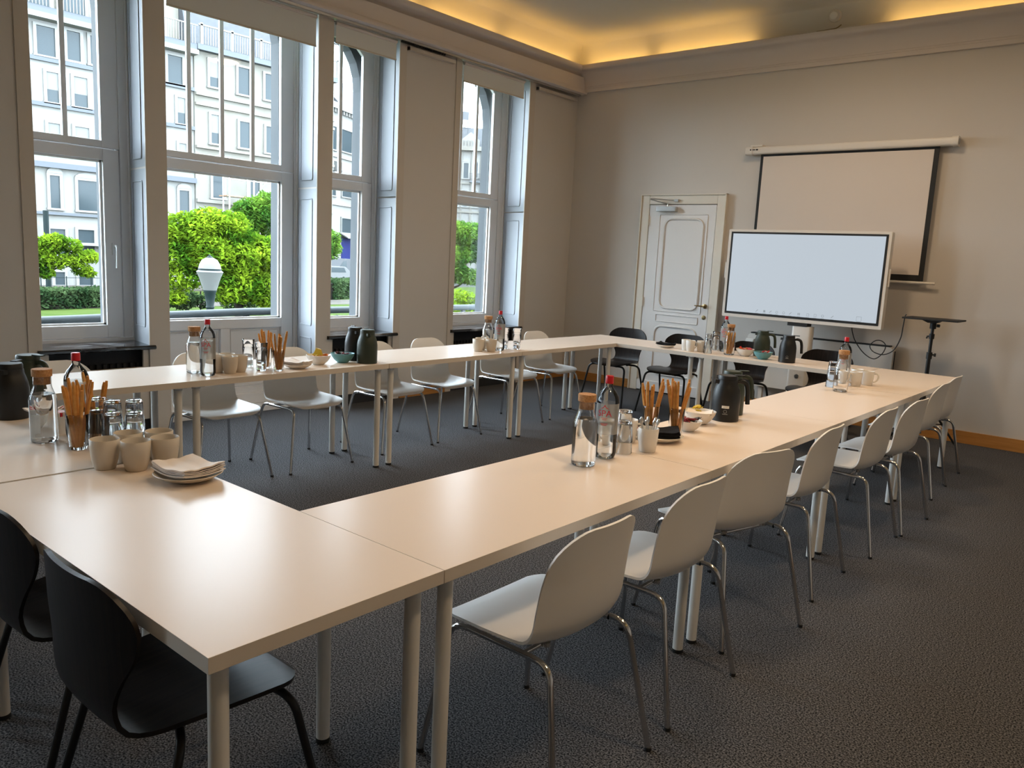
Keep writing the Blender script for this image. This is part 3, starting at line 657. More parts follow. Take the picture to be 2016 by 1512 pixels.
BRM = MB().tube(cat([(0, 0, 0), (0.001, 0.0006, 0.07), (-0.001, 0.001, 0.15), (0.0006, 0, 0.225)], 4), [0.005]+[0.0068]*11+[0.0045], 8).mesh('breadstick', M_bread, smooth=60)
def sticks(where, x, y, n, seed, r0=0.016, r1=0.034, hh=0.12, lo=0.92, hi=1.12, z0=0.011):
    rr = random.Random(seed)
    for i in range(n):
        a = 2*PI*i/n+rr.uniform(-0.3, 0.3); rb = r0*rr.uniform(0.3, 1); rt = r1*rr.uniform(0.72, 0.95); a2 = a+rr.uniform(-0.8, 0.8)
        b = Vector((rb*math.cos(a), rb*math.sin(a), z0)); t = Vector((rt*math.cos(a2), rt*math.sin(a2), hh))
        o = bpy.data.objects.new('breadstick', BRM); C.objects.link(o); tag(o, 'golden breadstick standing in the '+where, 'breadstick', 'breadsticks in the '+where)
        o.location = (x+b.x, y+b.y, TZ+b.z); o.rotation_mode = 'QUATERNION'; o.rotation_quaternion = Vector((0, 0, 1)).rotation_difference((t-b).normalized()); o.scale = (1, 1, rr.uniform(lo, hi))
def bread_glass(where, x, y, n, seed):
    glass('drinking glass filled with breadsticks, the '+where, x, y); sticks(where, x, y, n, seed)
CUPM = MB().lathe([(0, 0), (0.030, 0), (0.033, 0.003), (0.0405, 0.03), (0.0455, 0.07), (0.0465, 0.100), (0.0450, 0.1015), (0.0430, 0.099), (0.042, 0.07), (0.037, 0.032), (0.03, 0.008), (0, 0.006)], 28).mesh('cup', M_stone, smooth=60)
def cup(lbl, x, y, grp):
    o = bpy.data.objects.new('cup', CUPM); C.objects.link(o); tag(o, lbl, 'cup', grp); o.location = (x, y, TZ); return o
MUGM = MB().lathe([(0, 0), (0.031, 0), (0.034, 0.004), (0.0395, 0.05), (0.0425, 0.098), (0.0412, 0.100), (0.0395, 0.098), (0.0365, 0.05), (0.031, 0.008), (0, 0.006)], 26).mesh('mug_body', M_china, smooth=60)
HANM = MB().tube(cat([(0.040, 0, 0.083), (0.058, 0, 0.085), (0.068, 0, 0.068), (0.064, 0, 0.042), (0.050, 0, 0.028), (0.0375, 0, 0.026)], 4), 0.0052, 8).mesh('handle', M_china, smooth=60)
def mug(lbl, x, y, rz, grp):
    t = thing('mug', lbl, 'mug', (x, y, TZ), rz, grp); child('mug_body', MUGM, t); child('handle', HANM, t); return t
SPM = MB().tube([(0, 0, 0), (0, 0, 0.11)], 0.0022, 6).lathe([(0, 0.105), (0.006, 0.112), (0.008, 0.122), (0.006, 0.132), (0, 0.136)], 10, sy=0.35).mesh('teaspoon', M_steel, smooth=60)
def spoons(where, x, y, n, seed):
    rr = random.Random(seed)
    for i in range(n):
        o = bpy.data.objects.new('teaspoon', SPM); C.objects.link(o); tag(o, 'steel teaspoon standing in the '+where, 'teaspoon', 'teaspoons in the '+where)
        a = 2*PI*i/n; b = Vector((0.012*math.cos(a), 0.012*math.sin(a), 0.008)); t = Vector((0.03*math.cos(a+0.4), 0.03*math.sin(a+0.4), 0.1))
        o.location = (x+b.x, y+b.y, TZ+b.z); o.rotation_mode = 'QUATERNION'; o.rotation_quaternion = Vector((0, 0, 1)).rotation_difference((t-b).normalized())
TB = [(0, 0), (0.066, 0), (0.069, 0.003), (0.0695, 0.09), (0.069, 0.125), (0.065, 0.150), (0.056, 0.178), (0.050, 0.192), (0.0495, 0.208), (0, 0.208)]
def thermos_meshes(m):
    body = MB().lathe(TB, 32)
    body.prism([(-0.047, -0.016), (-0.066, -0.008), (-0.066, 0.008), (-0.047, 0.016)], 0.188, 0.207)
    b = body.mesh('jug_body', m, smooth=40)
    lid = MB().lathe([(0, 0.2085), (0.049, 0.2085), (0.049, 0.222), (0.046, 0.229), (0, 0.231)], 28).box(0.035, 0.085, -0.013, 0.013, 0.228, 0.233).mesh('lid', m, smooth=40)
    hd = MB().tube(cat([(0.046, 0, 0.196), (0.072, 0, 0.200), (0.096, 0, 0.188), (0.106, 0, 0.155), (0.109, 0, 0.115), (0.111, 0, 0.085)], 5), [0.010]*4+[0.0115]*22, 10).mesh('handle', m, smooth=60)
    return b, lid, hd
TMB, TMG = thermos_meshes(M_thb), thermos_meshes(M_thg)
def jug(lbl, x, y, rz, ms, label=False, grp='insulated jugs'):
    t = thing('thermos_jug', lbl, 'jug', (x, y, TZ), rz, grp); child('jug_body', ms[0], t); child('lid', ms[1], t); child('handle', ms[2], t)
    ang = math.atan2(CAM[1]-y, CAM[0]-x)-rz
    if label:
        def patch(a0, wd, z0, z1, m, nm):
            q = MB(); R = 0.0700; n_ = 4
            q.add([(R*math.cos(a0+(-wd/2+wd*i/n_)/R), R*math.sin(a0+(-wd/2+wd*i/n_)/R), z) for i in range(n_+1) for z in (z0, z1)], [(2*i, 2*i+2, 2*i+3, 2*i+1) for i in range(n_)]); return q.build(nm, m, t)
        if label == 2: patch(ang, 0.036, 0.070, 0.083, M_lbl, 'paper_label'); patch(ang, 0.022, 0.0745, 0.0765, M_grey, 'label_print').location = (0.0004*math.cos(ang), 0.0004*math.sin(ang), 0)
        ring = [(0.0702*math.cos(ang+0.008*math.cos(2*PI*k/12)/0.07), 0.0702*math.sin(ang+0.008*math.cos(2*PI*k/12)/0.07), 0.054+0.008*math.sin(2*PI*k/12)) for k in range(12)]
        MB().tube(ring, 0.0008, 4, closed=True).build('logo_ring', M_grey, t)
        patch(ang, 0.026, 0.0395, 0.042, M_grey, 'logo_print')
    return t
BOWL = [(0, 0), (0.034, 0), (0.037, 0.004), (0.058, 0.022), (0.074, 0.046), (0.081, 0.066), (0.0785, 0.0665), (0.071, 0.047), (0.055, 0.025), (0.034, 0.009), (0, 0.008)]
BOWLW = MB().lathe(BOWL, 32).mesh('bowl', M_china, smooth=60); BOWLT = MB().lathe(BOWL, 32).mesh('bowl', M_teal, smooth=60)
def bowl(lbl, x, y, me, sc=1.0, sq=None):
    o = bpy.data.objects.new('bowl', me); C.objects.link(o); tag(o, lbl, 'bowl'); o.location = (x, y, TZ); o.scale = (sc, sc, sc*0.98); return o
SWEET = MB().box(-0.016, 0.016, -0.008, 0.008, -0.004, 0.004).prism([(-0.016, 0), (-0.026, -0.009), (-0.026, 0.009)], -0.001, 0.001).prism([(0.016, 0), (0.026, 0.009), (0.026, -0.009)], -0.001, 0.001)
def sweets(where, x, y, cols, n, seed, r=0.045, z=0.046):
    rr = random.Random(seed); mm = []
    for c in cols:
        nm = 'wrapper_%s' % c[0]; mm.append((c[0], SWEET.mesh('wrapped_sweet', mat(nm, c[1], 0.35), bevel=0.0015)))
    for i in range(n):
        nm, me = mm[i % len(mm)]
        o = bpy.data.objects.new('wrapped_sweet', me); C.objects.link(o); tag(o, '%s wrapped sweet in the %s' % (nm, where), 'sweet', '%s sweets in the %s' % (nm, where))
        a = rr.uniform(0, 6.28); q = r*math.sqrt(rr.random()); o.location = (x+q*math.cos(a), y+q*math.sin(a), TZ+z+rr.uniform(0, 0.018)+0.004*(i//3)*0.3)
        o.rotation_euler = (rr.uniform(-0.5, 0.5), rr.uniform(-0.5, 0.5), rr.uniform(0, 6.28))
PLATEM = MB().lathe([(0, 0), (0.055, 0), (0.058, 0.003), (0.085, 0.012), (0.107, 0.026), (0.105, 0.0275), (0.084, 0.016), (0.055, 0.007), (0, 0.006)], 36).mesh('plate', M_china, smooth=60)
PLATEB = MB().lathe([(0, 0), (0.055, 0), (0.058, 0.003), (0.085, 0.012), (0.107, 0.026), (0.105, 0.0275), (0.084, 0.016), (0.055, 0.007), (0, 0.006)], 36).mesh('plate', M_stone, smooth=60)
def plate(lbl, x, y, me=None, sc=1.0):
    o = bpy.data.objects.new('plate', me or PLATEM); C.objects.link(o); tag(o, lbl, 'plate'); o.location = (x, y, TZ); o.scale = (sc, sc, 1); return o
def napkins(lbl, x, y, m, rz, n=6, hx=0.082, hy=0.075, z0=0.010, fall=0.010, seed=1):
    t = thing('napkin_stack', lbl, 'napkins', (x, y, TZ+z0), rz)
    for i in range(n):
        b = MB(); ph = 0.2*i+seed; off = (random.Random(seed*10+i).uniform(-0.004, 0.004), random.Random(seed*20+i).uniform(-0.004, 0.004))
        def fn(u, v):
            e = (u*u+0.6*v*v)
            return (off[0]+hx*u, off[1]+hy*v, 0.0045*i+fall*(1-0.0*e)+0.020*e*(0.55+0.1*i/n)+0.0030*math.sin(5*u+ph+v*2)*i/n+0.0018*math.sin(9*v+ph)*i/n)
        g = [-1+k/6 for k in range(13)]; b.grid(fn, g, g); b.build('napkin', m, t, smooth=60, solid=0.003)
    return t
# cluster on the near row
jug('black insulated jug cut by the left edge, beside the corked carafe', -2.375, 0.435, 2.4, TMB); jug('dark green jug at the left edge, behind the black jug', -2.60, 0.58, 0.4, TMG)
carafe('corked carafe of water nearest the camera in the left cluster', -1.881, 0.386, W2); bottle('red-capped bottle behind the breadstick glass of the near row', -1.867, 0.50, BW1)
bread_glass('front breadstick glass of the near row', -1.691, 0.431, 10, 3); bread_glass('rear breadstick glass of the near row', -1.80, 0.53, 9, 4)
gstack('left of the near row', -1.725, 0.515, True); gstack('in the middle of the near row trio', -1.645, 0.535, True); gstack('right of the near row trio', -1.615, 0.60, True)
gc = 'beige handleless cups on the near row'
for lb, x, y in (('left front', -1.382, 0.395), ('middle front', -1.303, 0.462), ('right front', -1.294, 0.556), ('left rear', -1.43, 0.493), ('right rear', -1.395, 0.585)): cup('beige handleless cup, %s of the five on the near row' % lb, x, y, gc)
plate('beige plate under the white paper napkins near the inner table edge', -1.095, 0.535, PLATEB); napkins('stack of white paper napkins on the beige plate', -1.095, 0.535, M_napw, 0.15, 6)
bowl('white bowl behind the carafe of the near row', -2.10, 0.50, BOWLW, 0.85); sweets('bowl behind the carafe', -2.10, 0.50, [('silver', (0.6, 0.6, 0.6)), ('dark red', (0.35, 0.02, 0.02))], 9, 2, 0.035, 0.05)
napkins('crumpled white napkin standing in the bowl behind the carafe', -2.12, 0.47, M_napw, 0.6, 2, 0.05, 0.05, 0.05)
bx = thing('sachet_box', 'small white box of red sachets beside the red-capped bottle', 'box', (-1.985, 0.475, TZ), 0.3)
MB().box(-0.035, 0.035, -0.03, -0.028, 0, 0.07).box(-0.035, 0.035, 0.028, 0.03, 0, 0.07).box(-0.035, -0.033, -0.028, 0.028, 0, 0.07).box(0.033, 0.035, -0.028, 0.028, 0, 0.07).box(-0.033, 0.033, -0.028, 0.028, 0, 0.003).build('carton', M_china, bx)
for i in range(5): MB().box(-0.028, 0.028, -0.022+0.010*i, -0.016+0.010*i, 0.004, 0.085).build('sachet', M_red if i % 2 else M_napw, bx)
# cluster at the start of the window row
carafe('corked carafe of water on the window row, beside the tall bottle', -3.106, 1.626, W2); bottle('red-capped bottle on the window row before the wide window', -2.967, 1.632, BW1)
gm_ = 'handleless cups on the window row by the wide window'
for lb, x, y in (('left', -3.05, 1.735), ('front', -2.985, 1.782), ('right', -3.00, 1.855), ('rear', -3.10, 1.83)): cup('pale handleless cup, %s of the group before the wide window' % lb, x, y, gm_)
o = bowl('small white bowl of gold sweets behind the cups of the window row', -3.22, 1.90, BOWLW, 0.75); sweets('small bowl behind the cups', -3.22, 1.90, [('gold', (0.55, 0.30, 0.07)), ('amber', (0.6, 0.22, 0.04))], 8, 5, 0.03, 0.045)
gstack('left pair before the wide window', -3.16, 2.01, False); gstack('right pair before the wide window', -2.974, 1.985, False)
bread_glass('front breadstick glass of the window row', -2.922, 2.072, 10, 6); bread_glass('rear breadstick glass of the window row', -3.06, 2.075, 8, 7)
plate('white plate of napkins on the window row', -2.965, 2.235, None, 0.85); napkins('stack of white napkins on the window row plate', -2.965, 2.235, M_napw, 0.5, 5, 0.075, 0.07, 0.010, 0.006, 3)
bowl('white bowl of orange packets on the window row', -3.029, 2.445, BOWLW); sweets('white bowl of the window row', -3.029, 2.445, [('orange', (0.62, 0.16, 0.012)), ('yellow', (0.55, 0.38, 0.02))], 14, 8, 0.05, 0.052)
pk = thing('paper_packet', 'yellow paper packet leaning in the white bowl of the window row', 'packet', (-3.03, 2.44, TZ+0.06), 0.5)
MB().prism([(-0.035, 0), (0.035, 0.0), (0.02, 0.042), (-0.01, 0.05)], -0.006, 0.006, 'y').build('packet', mat('yellow_packet', (0.62, 0.42, 0.03), 0.5), pk)
bowl('teal bowl of sweets beside the green jug of the window row', -3.03, 2.642, BOWLT); sweets('teal bowl of the window row', -3.03, 2.642, [('silver', (0.55, 0.5, 0.48)), ('burgundy', (0.14, 0.02, 0.02)), ('black', (0.02, 0.015, 0.015))], 14, 9, 0.05, 0.05)
jug('green insulated jug on the window row', -2.936, 2.776, 2.6, TMG); jug('black insulated jug behind the green one on the window row', -3.10, 2.80, 2.7, TMB)
# cluster further along the window row
gq = 'beige cups below the rightmost window'
for lb, x, y in (('left', -3.022, 3.985), ('right', -2.962, 4.075), ('rear', -3.07, 4.07)): cup('pale cup, %s of the three below the rightmost window' % lb, x, y, gq)
carafe('corked carafe of water below the rightmost window', -3.13, 4.215, W1); bottle('red-capped bottle below the rightmost window', -2.985, 4.20, BW1)
gstack('left pair below the rightmost window', -3.03, 4.315, False); gstack('right pair below the rightmost window', -2.961, 4.395, False)
# far row
plate('white plate under black napkins on the far row', -2.391, 5.895, None, 0.85); napkins('small stack of black napkins on the far row plate', -2.391, 5.895, M_napb, 0.1, 4, 0.08, 0.05, 0.012, 0.005, 5)
gf = 'white mugs on the far row'
mug('white mug, left of the three on the far row', -2.165, 5.86, 1.8, gf); mug('white mug, front of the three on the far row', -2.105, 5.835, 1.2, gf); mug('white mug with a spoon, right of the three on the far row', -2.03, 5.90, 1.0, gf)
spoons('right mug of the far row', -2.03, 5.90, 1, 3)
gstack('on the far row beside the mugs', -1.945, 5.859, True); bottle('red-capped bottle on the far row, in front of the door frame', -1.925, 6.145, BW2)
gstack('behind the bottle of the far row', -2.02, 6.17, False)
carafe('corked carafe filled with breadsticks on the far row', -1.775, 5.935, None); sticks('corked carafe of the far row', -1.775, 5.935, 9, 11, 0.03, 0.042, 0.155, 0.80, 0.88)
bowl('white bowl of red packets on the far row', -1.650, 5.99, BOWLW); sweets('white bowl of the far row', -1.65, 5.99, [('crimson', (0.55, 0.02, 0.03)), ('orange', (0.62, 0.18, 0.02))], 14, 12, 0.055, 0.055)
bowl('teal bowl of sweets in front of the green jug on the far row', -1.453, 5.915, BOWLT); sweets('teal bowl of the far row', -1.453, 5.915, [('red', (0.5, 0.03, 0.03)), ('white', (0.6, 0.6, 0.6)), ('dark', (0.03, 0.02, 0.02))], 10, 13, 0.05, 0.05)
jug('green insulated jug on the far row, behind the teal bowl', -1.555, 6.12, 0.35, TMG); jug('black insulated jug on the far row, in front of the display column', -1.237, 5.905, 0.3, TMB, 1)
# far end of the right row
gstack('at the far end of the right row', -0.487, 4.787, True)
bottle('red-capped bottle behind the carafe at the far end of the right row', -0.50, 5.05, BW2); carafe('empty corked carafe at the far end of the right row', -0.375, 4.628, None)
ge = 'white mugs at the far end of the right row'
for lb, x, y, r_ in (('left', -0.455, 4.93, 4.0), ('middle', -0.395, 5.00, 4.2), ('right', -0.355, 5.13, 0.3), ('rear', -0.44, 5.17, 1.5)): mug('white mug, %s of the four at the far end of the right row' % lb, x, y, r_, ge)
# cluster on the right row
carafe('corked carafe of water on the right row, in front of the bottle', -0.372, 1.719, W2); bottle('red-capped bottle with red lettering on the right row', -0.383, 1.880, BW2)
gstack('on the right row beside the bottle', -0.382, 2.011, True)
mug('white mug of teaspoons on the right row', -0.325, 2.108, 2.75, 'white mugs on the right row'); spoons('white mug of the right row', -0.325, 2.108, 7, 4)
mug('white mug hidden behind the bottle of the right row', -0.53, 2.10, 0.2, 'white mugs on the right row'); mug('white mug hidden behind the stacked glasses of the right row', -0.475, 2.19, 0.3, 'white mugs on the right row')
plate('white plate under black napkins on the right row', -0.395, 2.335, None, 0.95); napkins('stack of black napkins on the right row plate', -0.395, 2.335, M_napb, 0.55, 6, 0.078, 0.07, 0.010, 0.008, 2)
bread_glass('rear breadstick glass of the right row', -0.50, 2.42, 10, 14); bread_glass('front breadstick glass of the right row', -0.40, 2.475, 11, 15)
bowl('white bowl of dark sweets behind the front breadstick glass', -0.416, 2.625, BOWLW, 0.8); sweets('bowl behind the breadsticks', -0.416, 2.625, [('maroon', (0.22, 0.015, 0.02)), ('black', (0.015, 0.012, 0.015))], 12, 16, 0.042, 0.045)
bowl('white bowl lined with a napkin, left of the black jug of the right row', -0.465, 2.83, BOWLW, 1.0); napkins('white napkin lining the bowl beside the black jug', -0.465, 2.83, M_napw, 0.4, 2, 0.06, 0.06, 0.03, 0.012, 7)
sweets('napkin-lined bowl', -0.465, 2.83, [('yellow', (0.6, 0.45, 0.03))], 3, 17, 0.02, 0.065)
sb = bowl('small white bowl of sachets behind the teaspoon mug', -0.515, 2.27, BOWLW, 0.62); sweets('small bowl behind the teaspoons', -0.515, 2.27, [('pink', (0.6, 0.3, 0.22)), ('white', (0.7, 0.68, 0.65))], 8, 18, 0.03, 0.04)
jug('black insulated jug with a paper label on the right row', -0.427, 3.035, 0.75, TMB, 2); jug('green insulated jug behind the labelled black jug', -0.49, 3.225, 0.75, TMG)

# ------------------------------------------------------------------ presentation equipment
ps = thing('projection_screen', 'pull-down projection screen on the end wall behind the display', 'projection screen', (-1.487, YF-0.06, 2.725))
MB().prism([(x, z) for x, z in rrect(-0.055, 0.045, -0.037, 0.037, 0.02, 4)], -0.985, 0.975, 'x').build('housing', M_dispw, ps, smooth=40)
MB().prism([(x, z) for x, z in rrect(-0.06, 0.05, -0.042, 0.042, 0.022, 4)], -1.005, -0.93, 'x').build('end_cap', M_dispw, ps, smooth=40)
ec = MB().prism([(x, z) for x, z in rrect(-0.06, 0.05, -0.042, 0.042, 0.022, 4)], 0.95, 1.002, 'x').build('end_cap', M_dispw, ps, smooth=40)
MB().prism([(x, z) for x, z in rrect(-0.03, 0.02, -0.026, 0.026, 0.012, 3)], 1.002, 1.004, 'x').build('socket', M_grey, ec)
MB().box(-0.97, -0.84, -0.02, 0.055, 0.042, 0.062).build('wall_bracket', M_dispw, ps, bevel=0.004)
MB().box(-0.955, -0.94, -0.0605, -0.0595, 0.0, 0.014).box(-0.93, -0.895, -0.0605, -0.0595, 0.002, 0.011).box(-0.888, -0.868, -0.0605, -0.0595, -0.001, 0.014).build('maker_print', M_blk, ps)
MB().box(-0.852, 0.850, -0.004, 0.0, -1.262, -0.03).build('black_border', M_blk, ps)
MB().box(-0.822, 0.806, -0.006, -0.004, -1.205, -0.06).build('white_fabric', M_fabric, ps)
MB().tube([(-0.95, -0.002, -1.276), (0.955, -0.002, -1.276)], 0.013, 10).build('bottom_bar', M_dispw, ps, smooth=40)
dp = thing('interactive_display', 'large interactive display on a white column stand', 'display', (-1.639, 7.12, 0))
fr = MB()
MB().prism(rrect(-0.793, 0.793, 1.0, 1.897, 0.012, 3), -0.02, 0.06, 'y').build('frame', M_dispw, dp, bevel=0.004)
MB().box(-0.765, 0.765, -0.022, -0.0195, 1.035, 1.872).build('bezel', M_blk, dp)
sc_ = MB().box(-0.744, 0.744, -0.0235, -0.0215, 1.058, 1.853).build('screen', M_screen, dp)
def icon(fx, kind, s=0.011):
    cx = -0.744+1.488*fx; cz = 1.085; b = MB(); y0, y1 = -0.0245, -0.0237
    if kind == 'sq': b.tube([(cx-s, y0, cz-s), (cx+s, y0, cz-s), (cx+s, y0, cz+s), (cx-s, y0, cz+s)], 0.0022, 4, closed=True)
    elif kind == 'dot': b.box(cx-s*0.9, cx+s*0.9, y0, y1, cz-s, cz+s)
    elif kind == 'pen': b.tube([(cx-s, y0, cz-s), (cx+s, y0, cz+s)], 0.0035, 4)
    elif kind == 'pause': b.box(cx-s, cx-s*0.3, y0, y1, cz-s, cz+s).box(cx+s*0.3, cx+s, y0, y1, cz-s, cz+s)
    elif kind == 'ring': b.tube([(cx+s*math.cos(k*PI/5), y0, cz+s*math.sin(k*PI/5)) for k in range(10)], 0.002, 4, closed=True)
    b.box(cx-0.016, cx+0.016, y0, y1, cz-0.026, cz-0.023); b.build('icon', M_icon, sc_)
for fx, kd in ((0.222, 'pen'), (0.275, 'dot'), (0.318, 'pen'), (0.362, 'ring'), (0.41, 'ring'), (0.455, 'pen'), (0.512, 'pause'), (0.572, 'sq'), (0.62, 'sq'), (0.668, 'ring'), (0.73, 'pen')): icon(fx, kd)
icon(0.895, 'sq', 0.022)
for sx in (-1, 1): MB().tube([(sx*0.805, 0.0, 1.40), (sx*0.805, 0.0, 1.56)], 0.008, 8).build('pen', M_dispw, dp, smooth=40)
MB().box(-0.09, 0.11, -0.015, 0.10, 0.965, 1.0).build('mount_bracket', M_blk, dp, bevel=0.004)
MB().prism(rrect(-0.045, 0.155, -0.01, 0.085, 0.03, 4), 0.10, 0.967).build('column', M_dispw, dp, smooth=40)
lk = MB().lathe([(0, 0), (0.022, 0), (0.022, 0.004), (0.012, 0.006), (0, 0.004)], 16)
for i, p in enumerate(lk.v): lk.v[i] = (0.055+p[0], -0.011-p[2], 0.47+p[1])
lk.build('lock', M_steel, dp, smooth=40)
MB().box(-0.45, 0.55, -0.06, 0.12, 0.06, 0.10).box(-0.45, -0.37, -0.30, 0.33, 0.06, 0.10).box(0.47, 0.55, -0.30, 0.33, 0.06, 0.10).build('base_frame', M_dispw, dp, bevel=0.006)
for sx in (-0.41, 0.51):
    for yy in (-0.27, 0.30): MB().tube([(sx-0.012, yy, 0.03), (sx+0.012, yy, 0.03)], 0.03, 14).build('caster', M_blk, dp, smooth=40)
rd = thing('wall_radiator', 'low cream radiator on the end wall behind the display stand', 'radiator', (-1.535, YF-0.08, 0.25))
MB().prism(rrect(-0.735, 0.735, 0.02, 0.575, 0.045, 6), -0.045, 0.035, 'y').build('panel', M_dispw, rd, bevel=0.004)
MB().box(-0.70, 0.70, -0.046, 0.03, 0.576, 0.588).build('top_shadow_strip', M_blk, rd)  # black strip put in for the shadow gap above the panel
MB().tube([(0.745, -0.02, 0.54), (0.745, -0.02, 0.02)], 0.005, 6).build('edge_strip', M_blk, rd)
for x in (-0.55, 0.55): MB().box(x-0.02, x+0.02, -0.02, 0.03, -0.25, 0.02).build('leg', M_dispw, rd)
MB().tube([(-0.735, -0.06, 0.49), (-0.65, -0.06, 0.49)], 0.03, 12).build('bright_end_cap', M_lbl, rd, smooth=40)  # whiter cap: light on the radiator's left end put into the colour
st = thing('projector_stand', 'black tripod stand with a flat top plate beside the display', 'stand', (-0.405, 7.10, 0))
MB().box(-0.235, 0.215, -0.16, 0.16, 1.133, 1.148).build('top_plate', M_blk, st, bevel=0.003)
MB().prism([(-0.10, 1.133), (0.06, 1.133), (0.025, 1.108), (-0.045, 1.108)], -0.06, 0.06, 'y').build('plate_bracket', M_blk, st)
MB().tube([(-0.01, 0, 1.108), (-0.01, 0, 1.055)], 0.026, 12).tube([(0.02, 0, 1.085), (0.045, 0, 1.085)], 0.014, 8).build('head', M_blk, st, smooth=40)
MB().tube([(-0.01, 0, 1.06), (-0.01, 0, 0.80)], 0.014, 12).tube([(-0.01, 0, 0.82), (-0.01, 0, 0.34)], 0.018, 12).build('pole', M_bmetal, st, smooth=40)
MB().tube([(-0.01, 0, 1.01), (-0.01, 0, 0.965)], 0.022, 12).tube([(-0.01, 0, 0.99), (-0.045, 0, 0.985), (-0.05, 0, 0.965)], 0.008, 8).build('clamp', M_blk, st, smooth=40)
MB().tube([(-0.01, 0, 0.845), (-0.01, 0, 0.785)], 0.024, 12).tube([(0.005, 0, 0.825), (0.035, 0, 0.825)], 0.008, 8).tube([(0.035, 0, 0.84), (0.035, 0, 0.81)], 0.009, 8).build('clamp', M_blk, st, smooth=40)
for k in range(3):
    a = 0.5+2*PI*k/3; MB().tube([(-0.01, 0, 0.45), (-0.01+0.32*math.cos(a), 0.32*math.sin(a), 0.012)], 0.010, 8).tube([(-0.01, 0, 0.20), (-0.01+0.18*math.cos(a), 0.18*math.sin(a), 0.20)], 0.006, 6).build('leg', M_bmetal, st, smooth=40)
cb = [(-1.118, 7.14, 1.01), (-1.118, 7.16, 0.968), (-1.092, 7.2, 0.872), (-1.01, 7.22, 0.765), (-0.911, 7.22, 0.718), (-0.835, 7.2, 0.779), (-0.815, 7.2, 0.853), (-0.85, 7.19, 0.895), (-0.905, 7.18, 0.893), (-0.945, 7.17, 0.84), (-0.90, 7.15, 0.79), (-0.81, 7.14, 0.775), (-0.725, 7.13, 0.825), (-0.675, 7.12, 0.94), (-0.66, 7.1, 1.057), (-0.655, 7.1, 1.14), (-0.645, 7.1, 1.165)]
tag(MB().tube(cat(cb, 6), 0.0048, 8).build('video_cable', M_cable, smooth=60), 'black cable looping from the display to the stand plate', 'cable')
sd = thing('smoke_detector', 'round white smoke detector above the far cornice', 'smoke detector', (-1.735, YF-0.02, 3.985)); sd.rotation_euler = (PI/2+0.25, 0, 0)
MB().lathe([(0, -0.01), (0.062, -0.01), (0.062, 0.012), (0.055, 0.022), (0.035, 0.026), (0, 0.026)], 22).build('base', M_dispw, sd, smooth=40)
MB().lathe([(0, 0.026), (0.034, 0.026), (0.036, 0.048), (0.026, 0.056), (0, 0.057)], 18).build('sensor_head', M_lbl, sd, smooth=40)
tag(MB().tube(cat([(-1.86, YF-0.135, 3.826), (-1.74, YF-0.135, 3.828), (-1.67, YF-0.13, 3.835), (-1.635, YF-0.11, 3.865)], 5), 0.005, 6).build('loose_wire', M_brass, smooth=60), 'short loose wire lying on the far cornice edge', 'wire')

# ------------------------------------------------------------------ outside
struct(box('lawn', M_lawn, (-46, XL-0.62, -60, 120, -1.4, -1.2)), 'green lawn of the garden square')
struct(box('road', M_road, (-150, -46, -60, 140, -1.42, -1.215)))
struct(MB().prism([(-31.8, 0), (-30.3, 0), (-30.6, 40), (-34, 40)], -1.2, -1.185).build('path', M_path)); struct(box('garden_path', M_path, (-29.0, -27.2, 19.0, 34, -1.2, -1.185)))
struct(box('pavement', M_path, (-44, -40.5, -10, 36, -1.2, -1.12)))
# balcony rail
br = thing('balcony_railing', 'grey painted iron balcony railing outside the windows', 'railing', (-6.0, 2.0, 0))
A0 = Vector((0.12, -1.6, 0)); A1 = Vector((-0.55, 2.05, 0)); A2 = Vector((-0.60, 6.5, 0))
MB().tube([A0+Vector((0, 0, 0.755)), A1+Vector((0, 0, 0.765)), A2+Vector((0, 0, 0.755))], 0.042, 10).build('top_rail', M_rail, br, smooth=50)
MB().tube([A0+Vector((0, 0, -0.28)), A1+Vector((0, 0, -0.28)), A2+Vector((0, 0, -0.28))], 0.02, 8).build('bottom_rail', M_rail, br)
def sc_on(P, Q, k, n_): return P.lerp(Q, k/n_)
for (P, Q, n_) in ((A0, A1, 8), (A1, A2, 9)):
    for k in range(n_+1):
        p = sc_on(P, Q, k, n_); MB().box(p.x-0.02, p.x+0.02, p.y-0.03, p.y+0.03, -0.30, 0.74).build('baluster', M_rail, br)
        if k < n_:
            q = sc_on(P, Q, k+1, n_); m_ = (p+q)/2; d = (q-p).normalized(); r_ = (q-p).length*0.40
            MB().tube([m_+d*r_*math.cos(PI*j/8)+Vector((0, 0, 0.42+0.27*math.sin(PI*j/8))) for j in range(9)], 0.014, 6).build('scroll', M_rail, br)
            MB().tube([m_+d*r_*0.4*math.cos(2*PI*j/10)+Vector((0, 0, 0.12+0.18*math.sin(2*PI*j/10))) for j in range(10)], 0.012, 6, closed=True).build('scroll', M_rail, br)
struct(box('balcony', M_extst, (-6.75, XL-0.6, 0.2, 8.7, -0.55, -0.32)))
sl = thing('street_lamp', 'street lamp with white opal globe beyond the balcony', 'street lamp', (-14.0, 7.745, -1.2))
MB().lathe([(0, 0), (0.16, 0), (0.16, 0.12), (0.10, 0.2), (0.085, 0.7), (0.075, 1.2), (0.075, 1.36), (0.09, 1.38), (0.075, 1.42), (0.11, 1.66), (0.13, 1.70), (0.13, 1.73), (0, 1.73)], 16).build('post', M_lamppost, sl, smooth=40)
MB().lathe([(0, 1.73), (0.13, 1.73), (0.21, 1.98), (0.262, 2.10), (0.225, 2.13), (0, 2.13)], 24).build('globe', M_lampw, sl, smooth=40)
MB().lathe([(0, 2.13), (0.225, 2.13), (0.225, 2.165), (0, 2.165)], 24).build('band', M_lamppost, sl, smooth=40)
